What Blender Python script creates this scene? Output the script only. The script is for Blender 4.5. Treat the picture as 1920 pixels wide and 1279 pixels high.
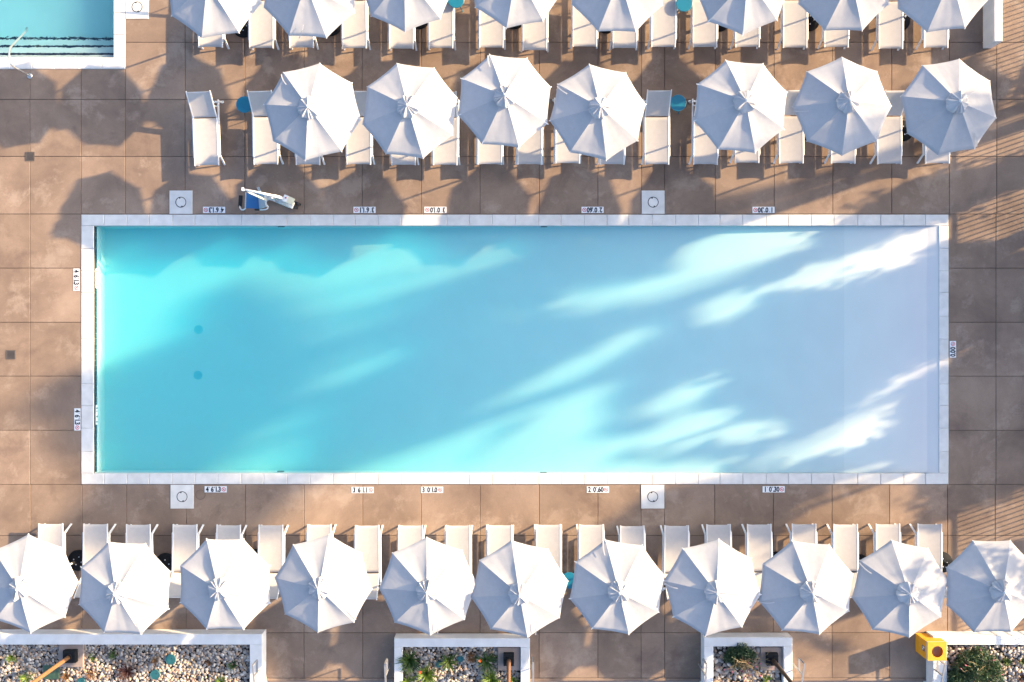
import bpy, bmesh, math, random
from mathutils import Vector, Matrix, Quaternion

# ------------------------------------------------------------------ set-up
for o in list(bpy.data.objects):
    bpy.data.objects.remove(o, do_unlink=True)
SC = bpy.context.scene
COL = SC.collection
R = math.radians
rnd = random.Random(7)

S = 68.0          # photograph pixels per metre at deck level
H = 22.0          # drone height in metres
SUN_AZ, SUN_EL = R(19.0), R(18.8)

# camera: looking straight down
cam_d = bpy.data.cameras.new('camera')
cam_d.sensor_width = 36.0
cam_d.lens = 36.0 * H / (1920.0 / S)
cam_d.clip_start = 0.5
cam_d.clip_end = 600
cam = bpy.data.objects.new('camera', cam_d)
cam.location = (0, 0, H)
COL.objects.link(cam)
SC.camera = cam

# sky
W = bpy.data.worlds.new('World')
SC.world = W
W.use_nodes = True
nt = W.node_tree
for n in list(nt.nodes):
    nt.nodes.remove(n)
sky = nt.nodes.new('ShaderNodeTexSky')
sky.sky_type = 'NISHITA'
sky.sun_disc = False
sky.sun_elevation = SUN_EL
sky.sun_rotation = math.pi / 2 - SUN_AZ
sky.air_density = 1.0
sky.dust_density = 4.5
sky.ozone_density = 3.0
bg = nt.nodes.new('ShaderNodeBackground')
bg.inputs['Strength'].default_value = 0.13
wo = nt.nodes.new('ShaderNodeOutputWorld')
nt.links.new(sky.outputs[0], bg.inputs['Color'])
nt.links.new(bg.outputs[0], wo.inputs['Surface'])

# sun
SUND = Vector((math.cos(SUN_EL) * math.cos(SUN_AZ), math.cos(SUN_EL) * math.sin(SUN_AZ), math.sin(SUN_EL)))
sd = bpy.data.lights.new('sun', 'SUN')
sd.energy = 4.4
sd.angle = R(0.6)
sd.color = (1.0, 0.74, 0.43)
so = bpy.data.objects.new('sun', sd)
so.rotation_euler = (-SUND).to_track_quat('-Z', 'Y').to_euler()
so.location = SUND * 60
COL.objects.link(so)

SC.view_settings.view_transform = 'Standard'
SC.view_settings.look = 'None'
SC.view_settings.gamma = 1.0
SC.view_settings.use_curve_mapping = False
SC.view_settings.exposure = 1.75
SC.cycles.use_denoising = True
SC.cycles.max_bounces = 10
SC.cycles.volume_bounces = 2
SC.cycles.transparent_max_bounces = 16


def P(px, py, z=0.0):
    """photograph pixel -> world point at height z"""
    k = (H - z) / H / S
    return Vector(((px - 960.0) * k, (640.0 - py) * k, z))


# ------------------------------------------------------------------ helpers
def mesh_data(name, verts, faces, mat=None, smooth=False):
    me = bpy.data.meshes.new(name)
    me.from_pydata([tuple(v) for v in verts], [], faces)
    if mat is not None:
        me.materials.append(mat)
    if smooth:
        me.polygons.foreach_set('use_smooth', [True] * len(me.polygons))
    me.update()
    return me


def obj(name, me, parent=None, loc=None, rz=None):
    o = bpy.data.objects.new(name, me)
    COL.objects.link(o)
    if parent is not None:
        o.parent = parent
    if loc is not None:
        o.location = loc
    if rz is not None:
        o.rotation_euler = (0, 0, rz)
    return o


def tag(o, label=None, cat=None, group=None, kind=None):
    if label:
        o['label'] = label
    if cat:
        o['category'] = cat
    if group:
        o['group'] = group
    if kind:
        o['kind'] = kind
    return o


def empty(name, loc=(0, 0, 0), rz=0.0):
    o = bpy.data.objects.new(name, None)
    o.location = loc
    o.rotation_euler = (0, 0, rz)
    o.empty_display_size = 0.2
    COL.objects.link(o)
    return o


def copy_tree(o, parent=None):
    c = o.copy()
    COL.objects.link(c)
    c.parent = parent
    for ch in o.children:
        copy_tree(ch, c)
    return c


class MB:
    """collects shapes of ONE part"""
    def __init__(self):
        self.v, self.f = [], []

    def add(self, verts, faces):
        b = len(self.v)
        self.v += [Vector(x) for x in verts]
        self.f += [[i + b for i in f] for f in faces]
        return self

    def box(self, x0, x1, y0, y1, z0, z1, ch=0.0):
        if ch <= 0:
            v = [(x0, y0, z0), (x1, y0, z0), (x1, y1, z0), (x0, y1, z0), (x0, y0, z1), (x1, y0, z1), (x1, y1, z1), (x0, y1, z1)]
            f = [(0, 3, 2, 1), (4, 5, 6, 7), (0, 1, 5, 4), (1, 2, 6, 5), (2, 3, 7, 6), (3, 0, 4, 7)]
        else:
            v = [(x0, y0, z0), (x1, y0, z0), (x1, y1, z0), (x0, y1, z0),
                 (x0, y0, z1 - ch), (x1, y0, z1 - ch), (x1, y1, z1 - ch), (x0, y1, z1 - ch),
                 (x0 + ch, y0 + ch, z1), (x1 - ch, y0 + ch, z1), (x1 - ch, y1 - ch, z1), (x0 + ch, y1 - ch, z1)]
            f = [(0, 3, 2, 1), (8, 9, 10, 11)]
            for a in range(4):
                b = (a + 1) % 4
                f += [(a, b, b + 4, a + 4), (a + 4, b + 4, b + 8, a + 8)]
        return self.add(v, f)

    def bar(self, a, b, w, h, up=(0, 0, 1)):
        a, b = Vector(a), Vector(b)
        d = (b - a).normalized()
        up = Vector(up)
        if abs(d.dot(up)) > 0.98:
            up = Vector((0, 1, 0))
        s = d.cross(up).normalized() * (w / 2)
        u = s.cross(d).normalized() * (h / 2)
        v = [a - s - u, a + s - u, a + s + u, a - s + u, b - s - u, b + s - u, b + s + u, b - s + u]
        return self.add(v, [(0, 1, 2, 3), (7, 6, 5, 4), (0, 4, 5, 1), (1, 5, 6, 2), (2, 6, 7, 3), (3, 7, 4, 0)])

    def tube(self, pts, r, n=8, r_end=None):
        pts = [Vector(p) for p in pts]
        rings = []
        m = len(pts)
        prev = None
        for i, p in enumerate(pts):
            d = (pts[min(i + 1, m - 1)] - pts[max(i - 1, 0)]).normalized()
            ref = prev if prev is not None else (Vector((1, 0, 0)) if abs(d.x) < 0.9 else Vector((0, 1, 0)))
            s = (ref - d * ref.dot(d)).normalized()
            prev = s
            u = d.cross(s)
            rr = r if r_end is None else r + (r_end - r) * i / (m - 1)
            rings.append([p + s * rr * math.cos(2 * math.pi * k / n) + u * rr * math.sin(2 * math.pi * k / n) for k in range(n)])
        v = [q for ring in rings for q in ring]
        f = []
        for i in range(m - 1):
            for k in range(n):
                k2 = (k + 1) % n
                f.append((i * n + k, i * n + k2, (i + 1) * n + k2, (i + 1) * n + k))
        f.append(tuple(reversed(range(n))))
        f.append(tuple((m - 1) * n + k for k in range(n)))
        return self.add(v, f)

    def lathe(self, prof, n=20, c=(0, 0)):
        v, f = [], []
        for r, z in prof:
            for k in range(n):
                a = 2 * math.pi * k / n
                v.append((c[0] + r * math.cos(a), c[1] + r * math.sin(a), z))
        m = len(prof)
        for i in range(m - 1):
            for k in range(n):
                k2 = (k + 1) % n
                f.append((i * n + k, i * n + k2, (i + 1) * n + k2, (i + 1) * n + k))
        f.append(tuple(reversed(range(n))))
        f.append(tuple((m - 1) * n + k for k in range(n)))
        return self.add(v, f)

    def ring(self, r0, r1, z0, z1, n=28, c=(0, 0)):
        v, f = [], []
        for r, z in ((r0, z0), (r1, z0), (r1, z1), (r0, z1)):
            for k in range(n):
                a = 2 * math.pi * k / n
                v.append((c[0] + r * math.cos(a), c[1] + r * math.sin(a), z))
        for i in range(4):
            j = (i + 1) % 4
            for k in range(n):
                k2 = (k + 1) % n
                f.append((i * n + k, i * n + k2, j * n + k2, j * n + k))
        return self.add(v, f)

    def data(self, name, mat, smooth=False):
        return mesh_data(name, self.v, self.f, mat, smooth)

    def build(self, name, mat, parent=None, smooth=False, loc=None):
        o = obj(name, self.data(name, mat, smooth), parent, loc)
        return o


# ------------------------------------------------------------------ materials
def mat_new(name):
    m = bpy.data.materials.new(name)
    m.use_nodes = True
    t = m.node_tree
    for n in list(t.nodes):
        t.nodes.remove(n)
    out = t.nodes.new('ShaderNodeOutputMaterial')
    return m, t, out


def N(t, kind, **kw):
    n = t.nodes.new(kind)
    for k, v in kw.items():
        if k in n.inputs:
            n.inputs[k].default_value = v
        else:
            setattr(n, k, v)
    return n


def simple(name, col, rough=0.6, metal=0.0, var=0.10, scale=6.0, bump=0.0, bscale=60.0, rand=0.0, spec=0.5):
    m, t, out = mat_new(name)
    b = N(t, 'ShaderNodeBsdfPrincipled', Roughness=rough, Metallic=metal)
    b.inputs['Specular IOR Level'].default_value = spec
    geo = N(t, 'ShaderNodeNewGeometry')
    no = N(t, 'ShaderNodeTexNoise', Scale=scale, Detail=5.0)
    t.links.new(geo.outputs['Position'], no.inputs['Vector'])
    mr = N(t, 'ShaderNodeMapRange')
    mr.inputs['From Min'].default_value = 0.3
    mr.inputs['From Max'].default_value = 0.7
    mr.inputs['To Min'].default_value = 1 - var
    mr.inputs['To Max'].default_value = 1 + var
    t.links.new(no.outputs['Fac'], mr.inputs['Value'])
    hs = N(t, 'ShaderNodeHueSaturation')
    hs.inputs['Color'].default_value = (*col, 1)
    val = mr.outputs[0]
    if rand > 0:
        oi = N(t, 'ShaderNodeObjectInfo')
        mr2 = N(t, 'ShaderNodeMapRange')
        mr2.inputs['To Min'].default_value = 1 - rand
        mr2.inputs['To Max'].default_value = 1 + rand
        t.links.new(oi.outputs['Random'], mr2.inputs['Value'])
        mu = N(t, 'ShaderNodeMath', operation='MULTIPLY')
        t.links.new(val, mu.inputs[0])
        t.links.new(mr2.outputs[0], mu.inputs[1])
        val = mu.outputs[0]
    t.links.new(val, hs.inputs['Value'])
    t.links.new(hs.outputs[0], b.inputs['Base Color'])
    if bump > 0:
        nb = N(t, 'ShaderNodeTexNoise', Scale=bscale, Detail=4.0)
        t.links.new(geo.outputs['Position'], nb.inputs['Vector'])
        bm = N(t, 'ShaderNodeBump', Strength=bump, Distance=0.01)
        t.links.new(nb.outputs['Fac'], bm.inputs['Height'])
        t.links.new(bm.outputs[0], b.inputs['Normal'])
    t.links.new(b.outputs[0], out.inputs['Surface'])
    return m


def concrete_mat():
    m, t, out = mat_new('tan_concrete')
    b = N(t, 'ShaderNodeBsdfPrincipled', Roughness=0.9)
    b.inputs['Specular IOR Level'].default_value = 0.13
    geo = N(t, 'ShaderNodeNewGeometry')
    oi = N(t, 'ShaderNodeObjectInfo')
    pos = geo.outputs['Position']
    # broad mottling
    n1 = N(t, 'ShaderNodeTexNoise', Scale=0.5, Detail=7.0, Roughness=0.66, Distortion=0.3)
    t.links.new(pos, n1.inputs['Vector'])
    r1 = N(t, 'ShaderNodeValToRGB')
    r1.color_ramp.elements[0].position = 0.30
    r1.color_ramp.elements[0].color = (0.175, 0.125, 0.098, 1)
    r1.color_ramp.elements[1].position = 0.72
    r1.color_ramp.elements[1].color = (0.350, 0.256, 0.194, 1)
    e = r1.color_ramp.elements.new(0.5)
    e.color = (0.258, 0.185, 0.141, 1)
    t.links.new(n1.outputs['Fac'], r1.inputs['Fac'])
    # pale mineral bloom with torn edges
    n2 = N(t, 'ShaderNodeTexNoise', Scale=0.85, Detail=9.0, Roughness=0.68, Distortion=0.25)
    mp = N(t, 'ShaderNodeMapping')
    mp.inputs['Location'].default_value = (13, 7, 0)
    t.links.new(pos, mp.inputs['Vector'])
    t.links.new(mp.outputs[0], n2.inputs['Vector'])
    r2 = N(t, 'ShaderNodeValToRGB')
    r2.color_ramp.elements[0].position = 0.535
    r2.color_ramp.elements[0].color = (0, 0, 0, 1)
    r2.color_ramp.elements[1].position = 0.63
    r2.color_ramp.elements[1].color = (0.45, 0.45, 0.45, 1)
    t.links.new(n2.outputs['Fac'], r2.inputs['Fac'])
    mx = N(t, 'ShaderNodeMix', data_type='RGBA')
    mx.inputs['B'].default_value = (0.43, 0.335, 0.265, 1)
    t.links.new(r2.outputs[0], mx.inputs['Factor'])
    t.links.new(r1.outputs[0], mx.inputs['A'])
    # darker damp / worn stains
    n3 = N(t, 'ShaderNodeTexNoise', Scale=0.7, Detail=8.0, Roughness=0.68, Distortion=0.3)
    mp3 = N(t, 'ShaderNodeMapping')
    mp3.inputs['Location'].default_value = (-4, 31, 0)
    t.links.new(pos, mp3.inputs['Vector'])
    t.links.new(mp3.outputs[0], n3.inputs['Vector'])
    r3 = N(t, 'ShaderNodeValToRGB')
    r3.color_ramp.elements[0].position = 0.56
    r3.color_ramp.elements[0].color = (0, 0, 0, 1)
    r3.color_ramp.elements[1].position = 0.68
    r3.color_ramp.elements[1].color = (0.6, 0.6, 0.6, 1)
    t.links.new(n3.outputs['Fac'], r3.inputs['Fac'])
    mx3 = N(t, 'ShaderNodeMix', data_type='RGBA')
    mx3.inputs['B'].default_value = (0.155, 0.106, 0.088, 1)
    t.links.new(r3.outputs[0], mx3.inputs['Factor'])
    t.links.new(mx.outputs['Result'], mx3.inputs['A'])
    # grain
    n4 = N(t, 'ShaderNodeTexNoise', Scale=26.0, Detail=5.0, Roughness=0.7)
    t.links.new(pos, n4.inputs['Vector'])
    mr = N(t, 'ShaderNodeMapRange')
    mr.inputs['To Min'].default_value = 0.86
    mr.inputs['To Max'].default_value = 1.14
    t.links.new(n4.outputs['Fac'], mr.inputs['Value'])
    mr2 = N(t, 'ShaderNodeMapRange')
    mr2.inputs['To Min'].default_value = 0.87
    mr2.inputs['To Max'].default_value = 1.10
    t.links.new(oi.outputs['Random'], mr2.inputs['Value'])
    mu = N(t, 'ShaderNodeMath', operation='MULTIPLY')
    t.links.new(mr.outputs[0], mu.inputs[0])
    t.links.new(mr2.outputs[0], mu.inputs[1])
    hs = N(t, 'ShaderNodeHueSaturation')
    t.links.new(mu.outputs[0], hs.inputs['Value'])
    t.links.new(mx3.outputs['Result'], hs.inputs['Color'])
    t.links.new(hs.outputs[0], b.inputs['Base Color'])
    bm = N(t, 'ShaderNodeBump', Strength=0.25, Distance=0.004)
    t.links.new(n4.outputs['Fac'], bm.inputs['Height'])
    t.links.new(bm.outputs[0], b.inputs['Normal'])
    t.links.new(b.outputs[0], out.inputs['Surface'])
    return m


def cloth_mat(name, col, trans, wr=0.35):
    m, t, out = mat_new(name)
    geo = N(t, 'ShaderNodeNewGeometry')
    oi = N(t, 'ShaderNodeObjectInfo')
    tc = N(t, 'ShaderNodeTexCoord')
    ad = N(t, 'ShaderNodeVectorMath', operation='ADD')
    sc = N(t, 'ShaderNodeVectorMath', operation='SCALE')
    cb = N(t, 'ShaderNodeCombineXYZ')
    t.links.new(oi.outputs['Random'], cb.inputs[0])
    t.links.new(oi.outputs['Random'], cb.inputs[1])
    t.links.new(cb.outputs[0], sc.inputs[0])
    sc.inputs['Scale'].default_value = 37.0
    t.links.new(tc.outputs['Object'], ad.inputs[0])
    t.links.new(sc.outputs[0], ad.inputs[1])
    n1 = N(t, 'ShaderNodeTexNoise', Scale=1.6, Detail=3.0, Roughness=0.5, Distortion=0.8)
    t.links.new(ad.outputs[0], n1.inputs['Vector'])
    n2 = N(t, 'ShaderNodeTexNoise', Scale=9.0, Detail=4.0, Roughness=0.6)
    t.links.new(ad.outputs[0], n2.inputs['Vector'])
    mr = N(t, 'ShaderNodeMapRange')
    mr.inputs['From Min'].default_value = 0.3
    mr.inputs['From Max'].default_value = 0.7
    mr.inputs['To Min'].default_value = 0.955
    mr.inputs['To Max'].default_value = 1.03
    t.links.new(n2.outputs['Fac'], mr.inputs['Value'])
    hs = N(t, 'ShaderNodeHueSaturation')
    hs.inputs['Color'].default_value = (*col, 1)
    t.links.new(mr.outputs[0], hs.inputs['Value'])
    pr = N(t, 'ShaderNodeMapRange')
    pr.inputs['To Min'].default_value = 0.955
    pr.inputs['To Max'].default_value = 1.035
    t.links.new(oi.outputs['Random'], pr.inputs['Value'])
    pm = N(t, 'ShaderNodeMath', operation='MULTIPLY')
    t.links.new(mr.outputs[0], pm.inputs[0])
    t.links.new(pr.outputs[0], pm.inputs[1])
    t.links.new(pm.outputs[0], hs.inputs['Value'])
    b1 = N(t, 'ShaderNodeBump', Strength=wr, Distance=0.06)
    t.links.new(n1.outputs['Fac'], b1.inputs['Height'])
    d = N(t, 'ShaderNodeBsdfDiffuse', Roughness=0.4)
    tr = N(t, 'ShaderNodeBsdfTranslucent')
    ms = N(t, 'ShaderNodeMixShader')
    ms.inputs[0].default_value = trans
    for s_ in (d, tr):
        t.links.new(hs.outputs[0], s_.inputs['Color'])
        t.links.new(b1.outputs[0], s_.inputs['Normal'])
    t.links.new(d.outputs[0], ms.inputs[1])
    t.links.new(tr.outputs[0], ms.inputs[2])
    t.links.new(ms.outputs[0], out.inputs['Surface'])
    return m


def leaf_mat(name, c0, c1, scale=2.0):
    m, t, out = mat_new(name)
    geo = N(t, 'ShaderNodeNewGeometry')
    n1 = N(t, 'ShaderNodeTexNoise', Scale=scale, Detail=4.0)
    t.links.new(geo.outputs['Position'], n1.inputs['Vector'])
    r = N(t, 'ShaderNodeValToRGB')
    r.color_ramp.elements[0].position = 0.35
    r.color_ramp.elements[0].color = (*c0, 1)
    r.color_ramp.elements[1].position = 0.65
    r.color_ramp.elements[1].color = (*c1, 1)
    t.links.new(n1.outputs['Fac'], r.inputs['Fac'])
    b = N(t, 'ShaderNodeBsdfPrincipled', Roughness=0.5)
    tr = N(t, 'ShaderNodeBsdfTranslucent')
    ms = N(t, 'ShaderNodeMixShader')
    ms.inputs[0].default_value = 0.25
    t.links.new(r.outputs[0], b.inputs['Base Color'])
    t.links.new(r.outputs[0], tr.inputs['Color'])
    t.links.new(b.outputs[0], ms.inputs[1])
    t.links.new(tr.outputs[0], ms.inputs[2])
    t.links.new(ms.outputs[0], out.inputs['Surface'])
    return m


def water_mat(name, refract, absorb, dens):
    m, t, out = mat_new(name)
    geo = N(t, 'ShaderNodeNewGeometry')
    bm = N(t, 'ShaderNodeBump', Strength=1.0, Distance=0.035 if refract else 0.004)
    n1 = N(t, 'ShaderNodeTexNoise', Scale=5.5 if refract else 2.5, Detail=3.0, Roughness=0.5)
    t.links.new(geo.outputs['Position'], n1.inputs['Vector'])
    t.links.new(n1.outputs['Fac'], bm.inputs['Height'])
    if refract:
        g = N(t, 'ShaderNodeBsdfGlass', Roughness=0.0, IOR=1.33)
        t.links.new(bm.outputs[0], g.inputs['Normal'])
        t.links.new(g.outputs[0], out.inputs['Surface'])
    else:
        tp = N(t, 'ShaderNodeBsdfTransparent')
        gl = N(t, 'ShaderNodeBsdfGlossy', Roughness=0.02)
        t.links.new(bm.outputs[0], gl.inputs['Normal'])
        ms = N(t, 'ShaderNodeMixShader')
        ms.inputs[0].default_value = 0.022
        t.links.new(tp.outputs[0], ms.inputs[1])
        t.links.new(gl.outputs[0], ms.inputs[2])
        t.links.new(ms.outputs[0], out.inputs['Surface'])
    va = N(t, 'ShaderNodeVolumeAbsorption', Density=dens)
    va.inputs['Color'].default_value = (*absorb, 1)
    if not refract:
        vs = N(t, 'ShaderNodeVolumeScatter', Density=1.0, Anisotropy=0.1)
        vs.inputs['Color'].default_value = (0.02, 0.68, 1.0, 1)
        ad = N(t, 'ShaderNodeAddShader')
        t.links.new(va.outputs[0], ad.inputs[0])
        t.links.new(vs.outputs[0], ad.inputs[1])
        t.links.new(ad.outputs[0], out.inputs['Volume'])
    else:
        t.links.new(va.outputs[0], out.inputs['Volume'])
    return m


def pebble_mat():
    m, t, out = mat_new('river_pebble')
    b = N(t, 'ShaderNodeBsdfPrincipled', Roughness=0.6)
    a = N(t, 'ShaderNodeAttribute', attribute_name='tint')
    geo = N(t, 'ShaderNodeNewGeometry')
    n1 = N(t, 'ShaderNodeTexNoise', Scale=45.0, Detail=4.0)
    t.links.new(geo.outputs['Position'], n1.inputs['Vector'])
    mr = N(t, 'ShaderNodeMapRange')
    mr.inputs['To Min'].default_value = 0.8
    mr.inputs['To Max'].default_value = 1.2
    t.links.new(n1.outputs['Fac'], mr.inputs['Value'])
    hs = N(t, 'ShaderNodeHueSaturation')
    t.links.new(a.outputs['Color'], hs.inputs['Color'])
    t.links.new(mr.outputs[0], hs.inputs['Value'])
    t.links.new(hs.outputs[0], b.inputs['Base Color'])
    t.links.new(b.outputs[0], out.inputs['Surface'])
    return m


def wood_mat(name, c0, c1):
    m, t, out = mat_new(name)
    b = N(t, 'ShaderNodeBsdfPrincipled', Roughness=0.6)
    tc = N(t, 'ShaderNodeTexCoord')
    mp = N(t, 'ShaderNodeMapping')
    mp.inputs['Scale'].default_value = (30, 30, 1.2)
    t.links.new(tc.outputs['Object'], mp.inputs['Vector'])
    n1 = N(t, 'ShaderNodeTexNoise', Scale=1.0, Detail=5.0)
    t.links.new(mp.outputs[0], n1.inputs['Vector'])
    r = N(t, 'ShaderNodeValToRGB')
    r.color_ramp.elements[0].position = 0.3
    r.color_ramp.elements[0].color = (*c0, 1)
    r.color_ramp.elements[1].position = 0.7
    r.color_ramp.elements[1].color = (*c1, 1)
    t.links.new(n1.outputs['Fac'], r.inputs['Fac'])
    t.links.new(r.outputs[0], b.inputs['Base Color'])
    t.links.new(b.outputs[0], out.inputs['Surface'])
    return m


M = {
    'concrete': concrete_mat(),
    'grout': simple('dark_joint', (0.10, 0.075, 0.062), 0.9),
    'coping': simple('pale_coping_stone', (0.67, 0.65, 0.62), 0.75, var=0.09, scale=4.0, bump=0.15, rand=0.05),
    'plaster': simple('pool_plaster', (0.59, 0.615, 0.63), 0.7, var=0.025, scale=1.2),
    'plaster2': simple('second_pool_plaster', (0.64, 0.68, 0.69), 0.7, var=0.025, scale=1.2),
    'ledge': simple('entry_ledge_plaster', (0.64, 0.655, 0.66), 0.7, var=0.025, scale=1.2),
    'darktile': simple('dark_waterline_tile', (0.025, 0.06, 0.075), 0.25, var=0.5, scale=22.0),
    'navy': simple('navy_step_tile', (0.012, 0.022, 0.05), 0.3, var=0.5, scale=30.0),
    'white_stucco': simple('white_stucco', (0.74, 0.73, 0.72), 0.85, var=0.08, scale=3.0, bump=0.2, bscale=90),
    'cloth': cloth_mat('white_canopy_cloth', (0.56, 0.555, 0.57), 0.16, 0.18),
    'cap': cloth_mat('white_cap_cloth', (0.62, 0.61, 0.615), 0.12, 0.3),
    'sling': cloth_mat('cream_sling_mesh', (0.585, 0.555, 0.545), 0.10, 0.06),
    'white_metal': simple('white_powder_coat', (0.80, 0.79, 0.78), 0.4, var=0.03),
    'dark': simple('black_cast_base', (0.014, 0.015, 0.018), 0.85, var=0.3, scale=20, spec=0.15),
    'bolt': simple('zinc_bolt', (0.75, 0.76, 0.78), 0.3, metal=0.3),
    'teal': simple('teal_enamel', (0.012, 0.17, 0.27), 0.35, var=0.06),
    'white_tile': simple('white_marker_tile', (0.80, 0.80, 0.80), 0.4, var=0.03),
    'ink': simple('black_numeral', (0.012, 0.014, 0.02), 0.5),
    'red': simple('red_symbol', (0.55, 0.05, 0.06), 0.5),
    'chrome': simple('stainless_steel', (0.68, 0.66, 0.63), 0.28, metal=0.85, var=0.05),
    'steel': simple('brushed_galvanised_steel', (0.33, 0.33, 0.34), 0.55, metal=0.3, var=0.08),
    'drain': simple('dark_drain_grate', (0.10, 0.085, 0.075), 0.6),
    'drain_ring': simple('blue_drain_cover', (0.22, 0.44, 0.50), 0.5),
    'black': simple('black_rubber', (0.012, 0.012, 0.013), 0.6),
    'blue': simple('blue_plastic_seat', (0.035, 0.16, 0.36), 0.45, var=0.06),
    'grey': simple('grey_lift_shell', (0.45, 0.48, 0.50), 0.45, var=0.06),
    'cream': simple('cream_battery_case', (0.72, 0.66, 0.48), 0.5, var=0.05),
    'yellow': simple('yellow_board', (0.80, 0.36, 0.018), 0.7, var=0.06, scale=9.0),
    'print': simple('slate_print', (0.12, 0.12, 0.16), 0.6),
    'tape': simple('pale_tape', (0.70, 0.55, 0.36), 0.4),
    'pebble': pebble_mat(),
    'soil': simple('dark_soil', (0.035, 0.028, 0.022), 0.95, var=0.3),
    'pad': simple('taupe_concrete_pad', (0.30, 0.235, 0.205), 0.85, var=0.08, bump=0.2),
    'wood_tan': wood_mat('tan_wood', (0.20, 0.095, 0.04), (0.31, 0.155, 0.07)),
    'wood_mid': wood_mat('brown_wood', (0.15, 0.075, 0.04), (0.25, 0.13, 0.075)),
    'wood_dark': wood_mat('dark_wood', (0.05, 0.030, 0.02), (0.10, 0.062, 0.04)),
    'lid': simple('teal_valve_lid', (0.018, 0.11, 0.13), 0.55, var=0.15, scale=14),
    'lid_green': simple('dark_green_valve_box', (0.035, 0.075, 0.05), 0.6, var=0.15, scale=14),
    'leaf': leaf_mat('tree_leaf', (0.035, 0.075, 0.02), (0.085, 0.135, 0.04)),
    'bark': wood_mat('grey_bark', (0.09, 0.07, 0.055), (0.19, 0.15, 0.12)),
    'strap': leaf_mat('strappy_leaf', (0.022, 0.065, 0.014), (0.10, 0.165, 0.028), 7.0),
    'lime': leaf_mat('lime_leaf', (0.07, 0.145, 0.015), (0.20, 0.28, 0.035), 7.0),
    'rust': leaf_mat('rust_sedge', (0.14, 0.055, 0.02), (0.30, 0.15, 0.05), 9.0),
    'maroon': leaf_mat('maroon_grass', (0.035, 0.010, 0.010), (0.12, 0.030, 0.020), 9.0),
    'sage': leaf_mat('sage_shrub', (0.025, 0.070, 0.028), (0.075, 0.125, 0.055), 6.0),
    'twig': leaf_mat('straw_twig', (0.24, 0.17, 0.085), (0.42, 0.32, 0.18), 6.0),
    'orange': simple('orange_flower', (0.80, 0.17, 0.03), 0.5),
    'pink': simple('pink_bud', (0.62, 0.16, 0.26), 0.5),
    'earth': simple('planting_earth', (0.17, 0.125, 0.085), 0.95, var=0.25, scale=1.0),
    'fence': simple('white_fence_metal', (0.6, 0.6, 0.6), 0.4),
}
M['water'] = water_mat('clear_pool_water', False, (0.0, 0.90, 0.99), 0.94)
M['water2'] = water_mat('rippled_pool_water', True, (0.04, 0.84, 0.965), 0.45)

ORD = ['first', 'second', 'third', 'fourth', 'fifth', 'sixth', 'seventh', 'eighth', 'ninth', 'tenth', 'eleventh',
       'twelfth', 'thirteenth', 'fourteenth', 'fifteenth', 'sixteenth', 'seventeenth', 'eighteenth', 'nineteenth',
       'twentieth', 'twenty-first']

# ------------------------------------------------------------------ pools: outline
PO = (152.5, 1778.5, 403.0, 908.5)      # coping outer edge, px  (x0,x1,y0,y1)
PI_ = (176.0, 1760.0, 424.0, 888.0)     # coping inner edge
QO = (-330.0, 235.0, -330.0, 130.0)     # second pool outer
QI = (-306.0, 213.0, -306.0, 108.5)
WL = -0.05                              # water level
# the floor is built at its apparent (refracted) depth
STATIONS = [(150, 1.37), (420, 1.37), (683, 1.10), (817, 0.92), (1112, 0.61), (1437, 0.31), (1586, 0.16), (1700, 0.045), (1738, 0.0), (1764, -0.135), (1790, -0.14)]
DK = 0.40


def depth_at(px):
    for (xa, da), (xb, db) in zip(STATIONS, STATIONS[1:]):
        if px <= xb:
            u = max(0.0, min(1.0, (px - xa) / (xb - xa)))
            return (da + (db - da) * u) * DK
    return 0.0


# ------------------------------------------------------------------ ground and deck
def rect_with_holes(mb, x0, x1, y0, y1, holes, z0, z1):
    xs = sorted({x0, x1, *[h[0] for h in holes], *[h[1] for h in holes]})
    ys = sorted({y0, y1, *[h[2] for h in holes], *[h[3] for h in holes]})
    for xa, xb in zip(xs, xs[1:]):
        for ya, yb in zip(ys, ys[1:]):
            cx, cy = (xa + xb) / 2, (ya + yb) / 2
            if cx < x0 or cx > x1 or cy < y0 or cy > y1:
                continue
            if any(h[0] < cx < h[1] and h[2] < cy < h[3] for h in holes):
                continue
            mb.box(xa, xb, ya, yb, z0, z1)


def wr(px0, px1, py0, py1):
    a, b = P(px0, py1), P(px1, py0)
    return a.x, b.x, a.y, b.y


DECK_X0, DECK_X1 = P(-400, 0).x, P(1990, 0).x
DECK_Y0, DECK_Y1 = P(0, 1276).y, P(0, -400).y
gm = MB()
rect_with_holes(gm, -220, 220, -220, 220, [(DECK_X0, DECK_X1, DECK_Y0, DECK_Y1)], -0.75, -0.55)
tag(gm.build('ground', M['earth']), 'brown earth around the raised pool terrace', 'ground', kind='structure')
bedm = MB().box(DECK_X1 + 0.004, 60, -40, 40, -0.56, -0.03)
tag(bedm.build('planting_bed', M['earth']), 'raised planting bed beyond the fence', 'ground', kind='structure')

dm = MB()
rect_with_holes(dm, DECK_X0, DECK_X1, DECK_Y0, DECK_Y1, [wr(*PO), wr(*QO)], -0.7, -0.022)
deck = tag(dm.build('deck', M['grout']), 'tan concrete pool deck cast in large square slabs', 'deck', kind='structure')

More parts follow.
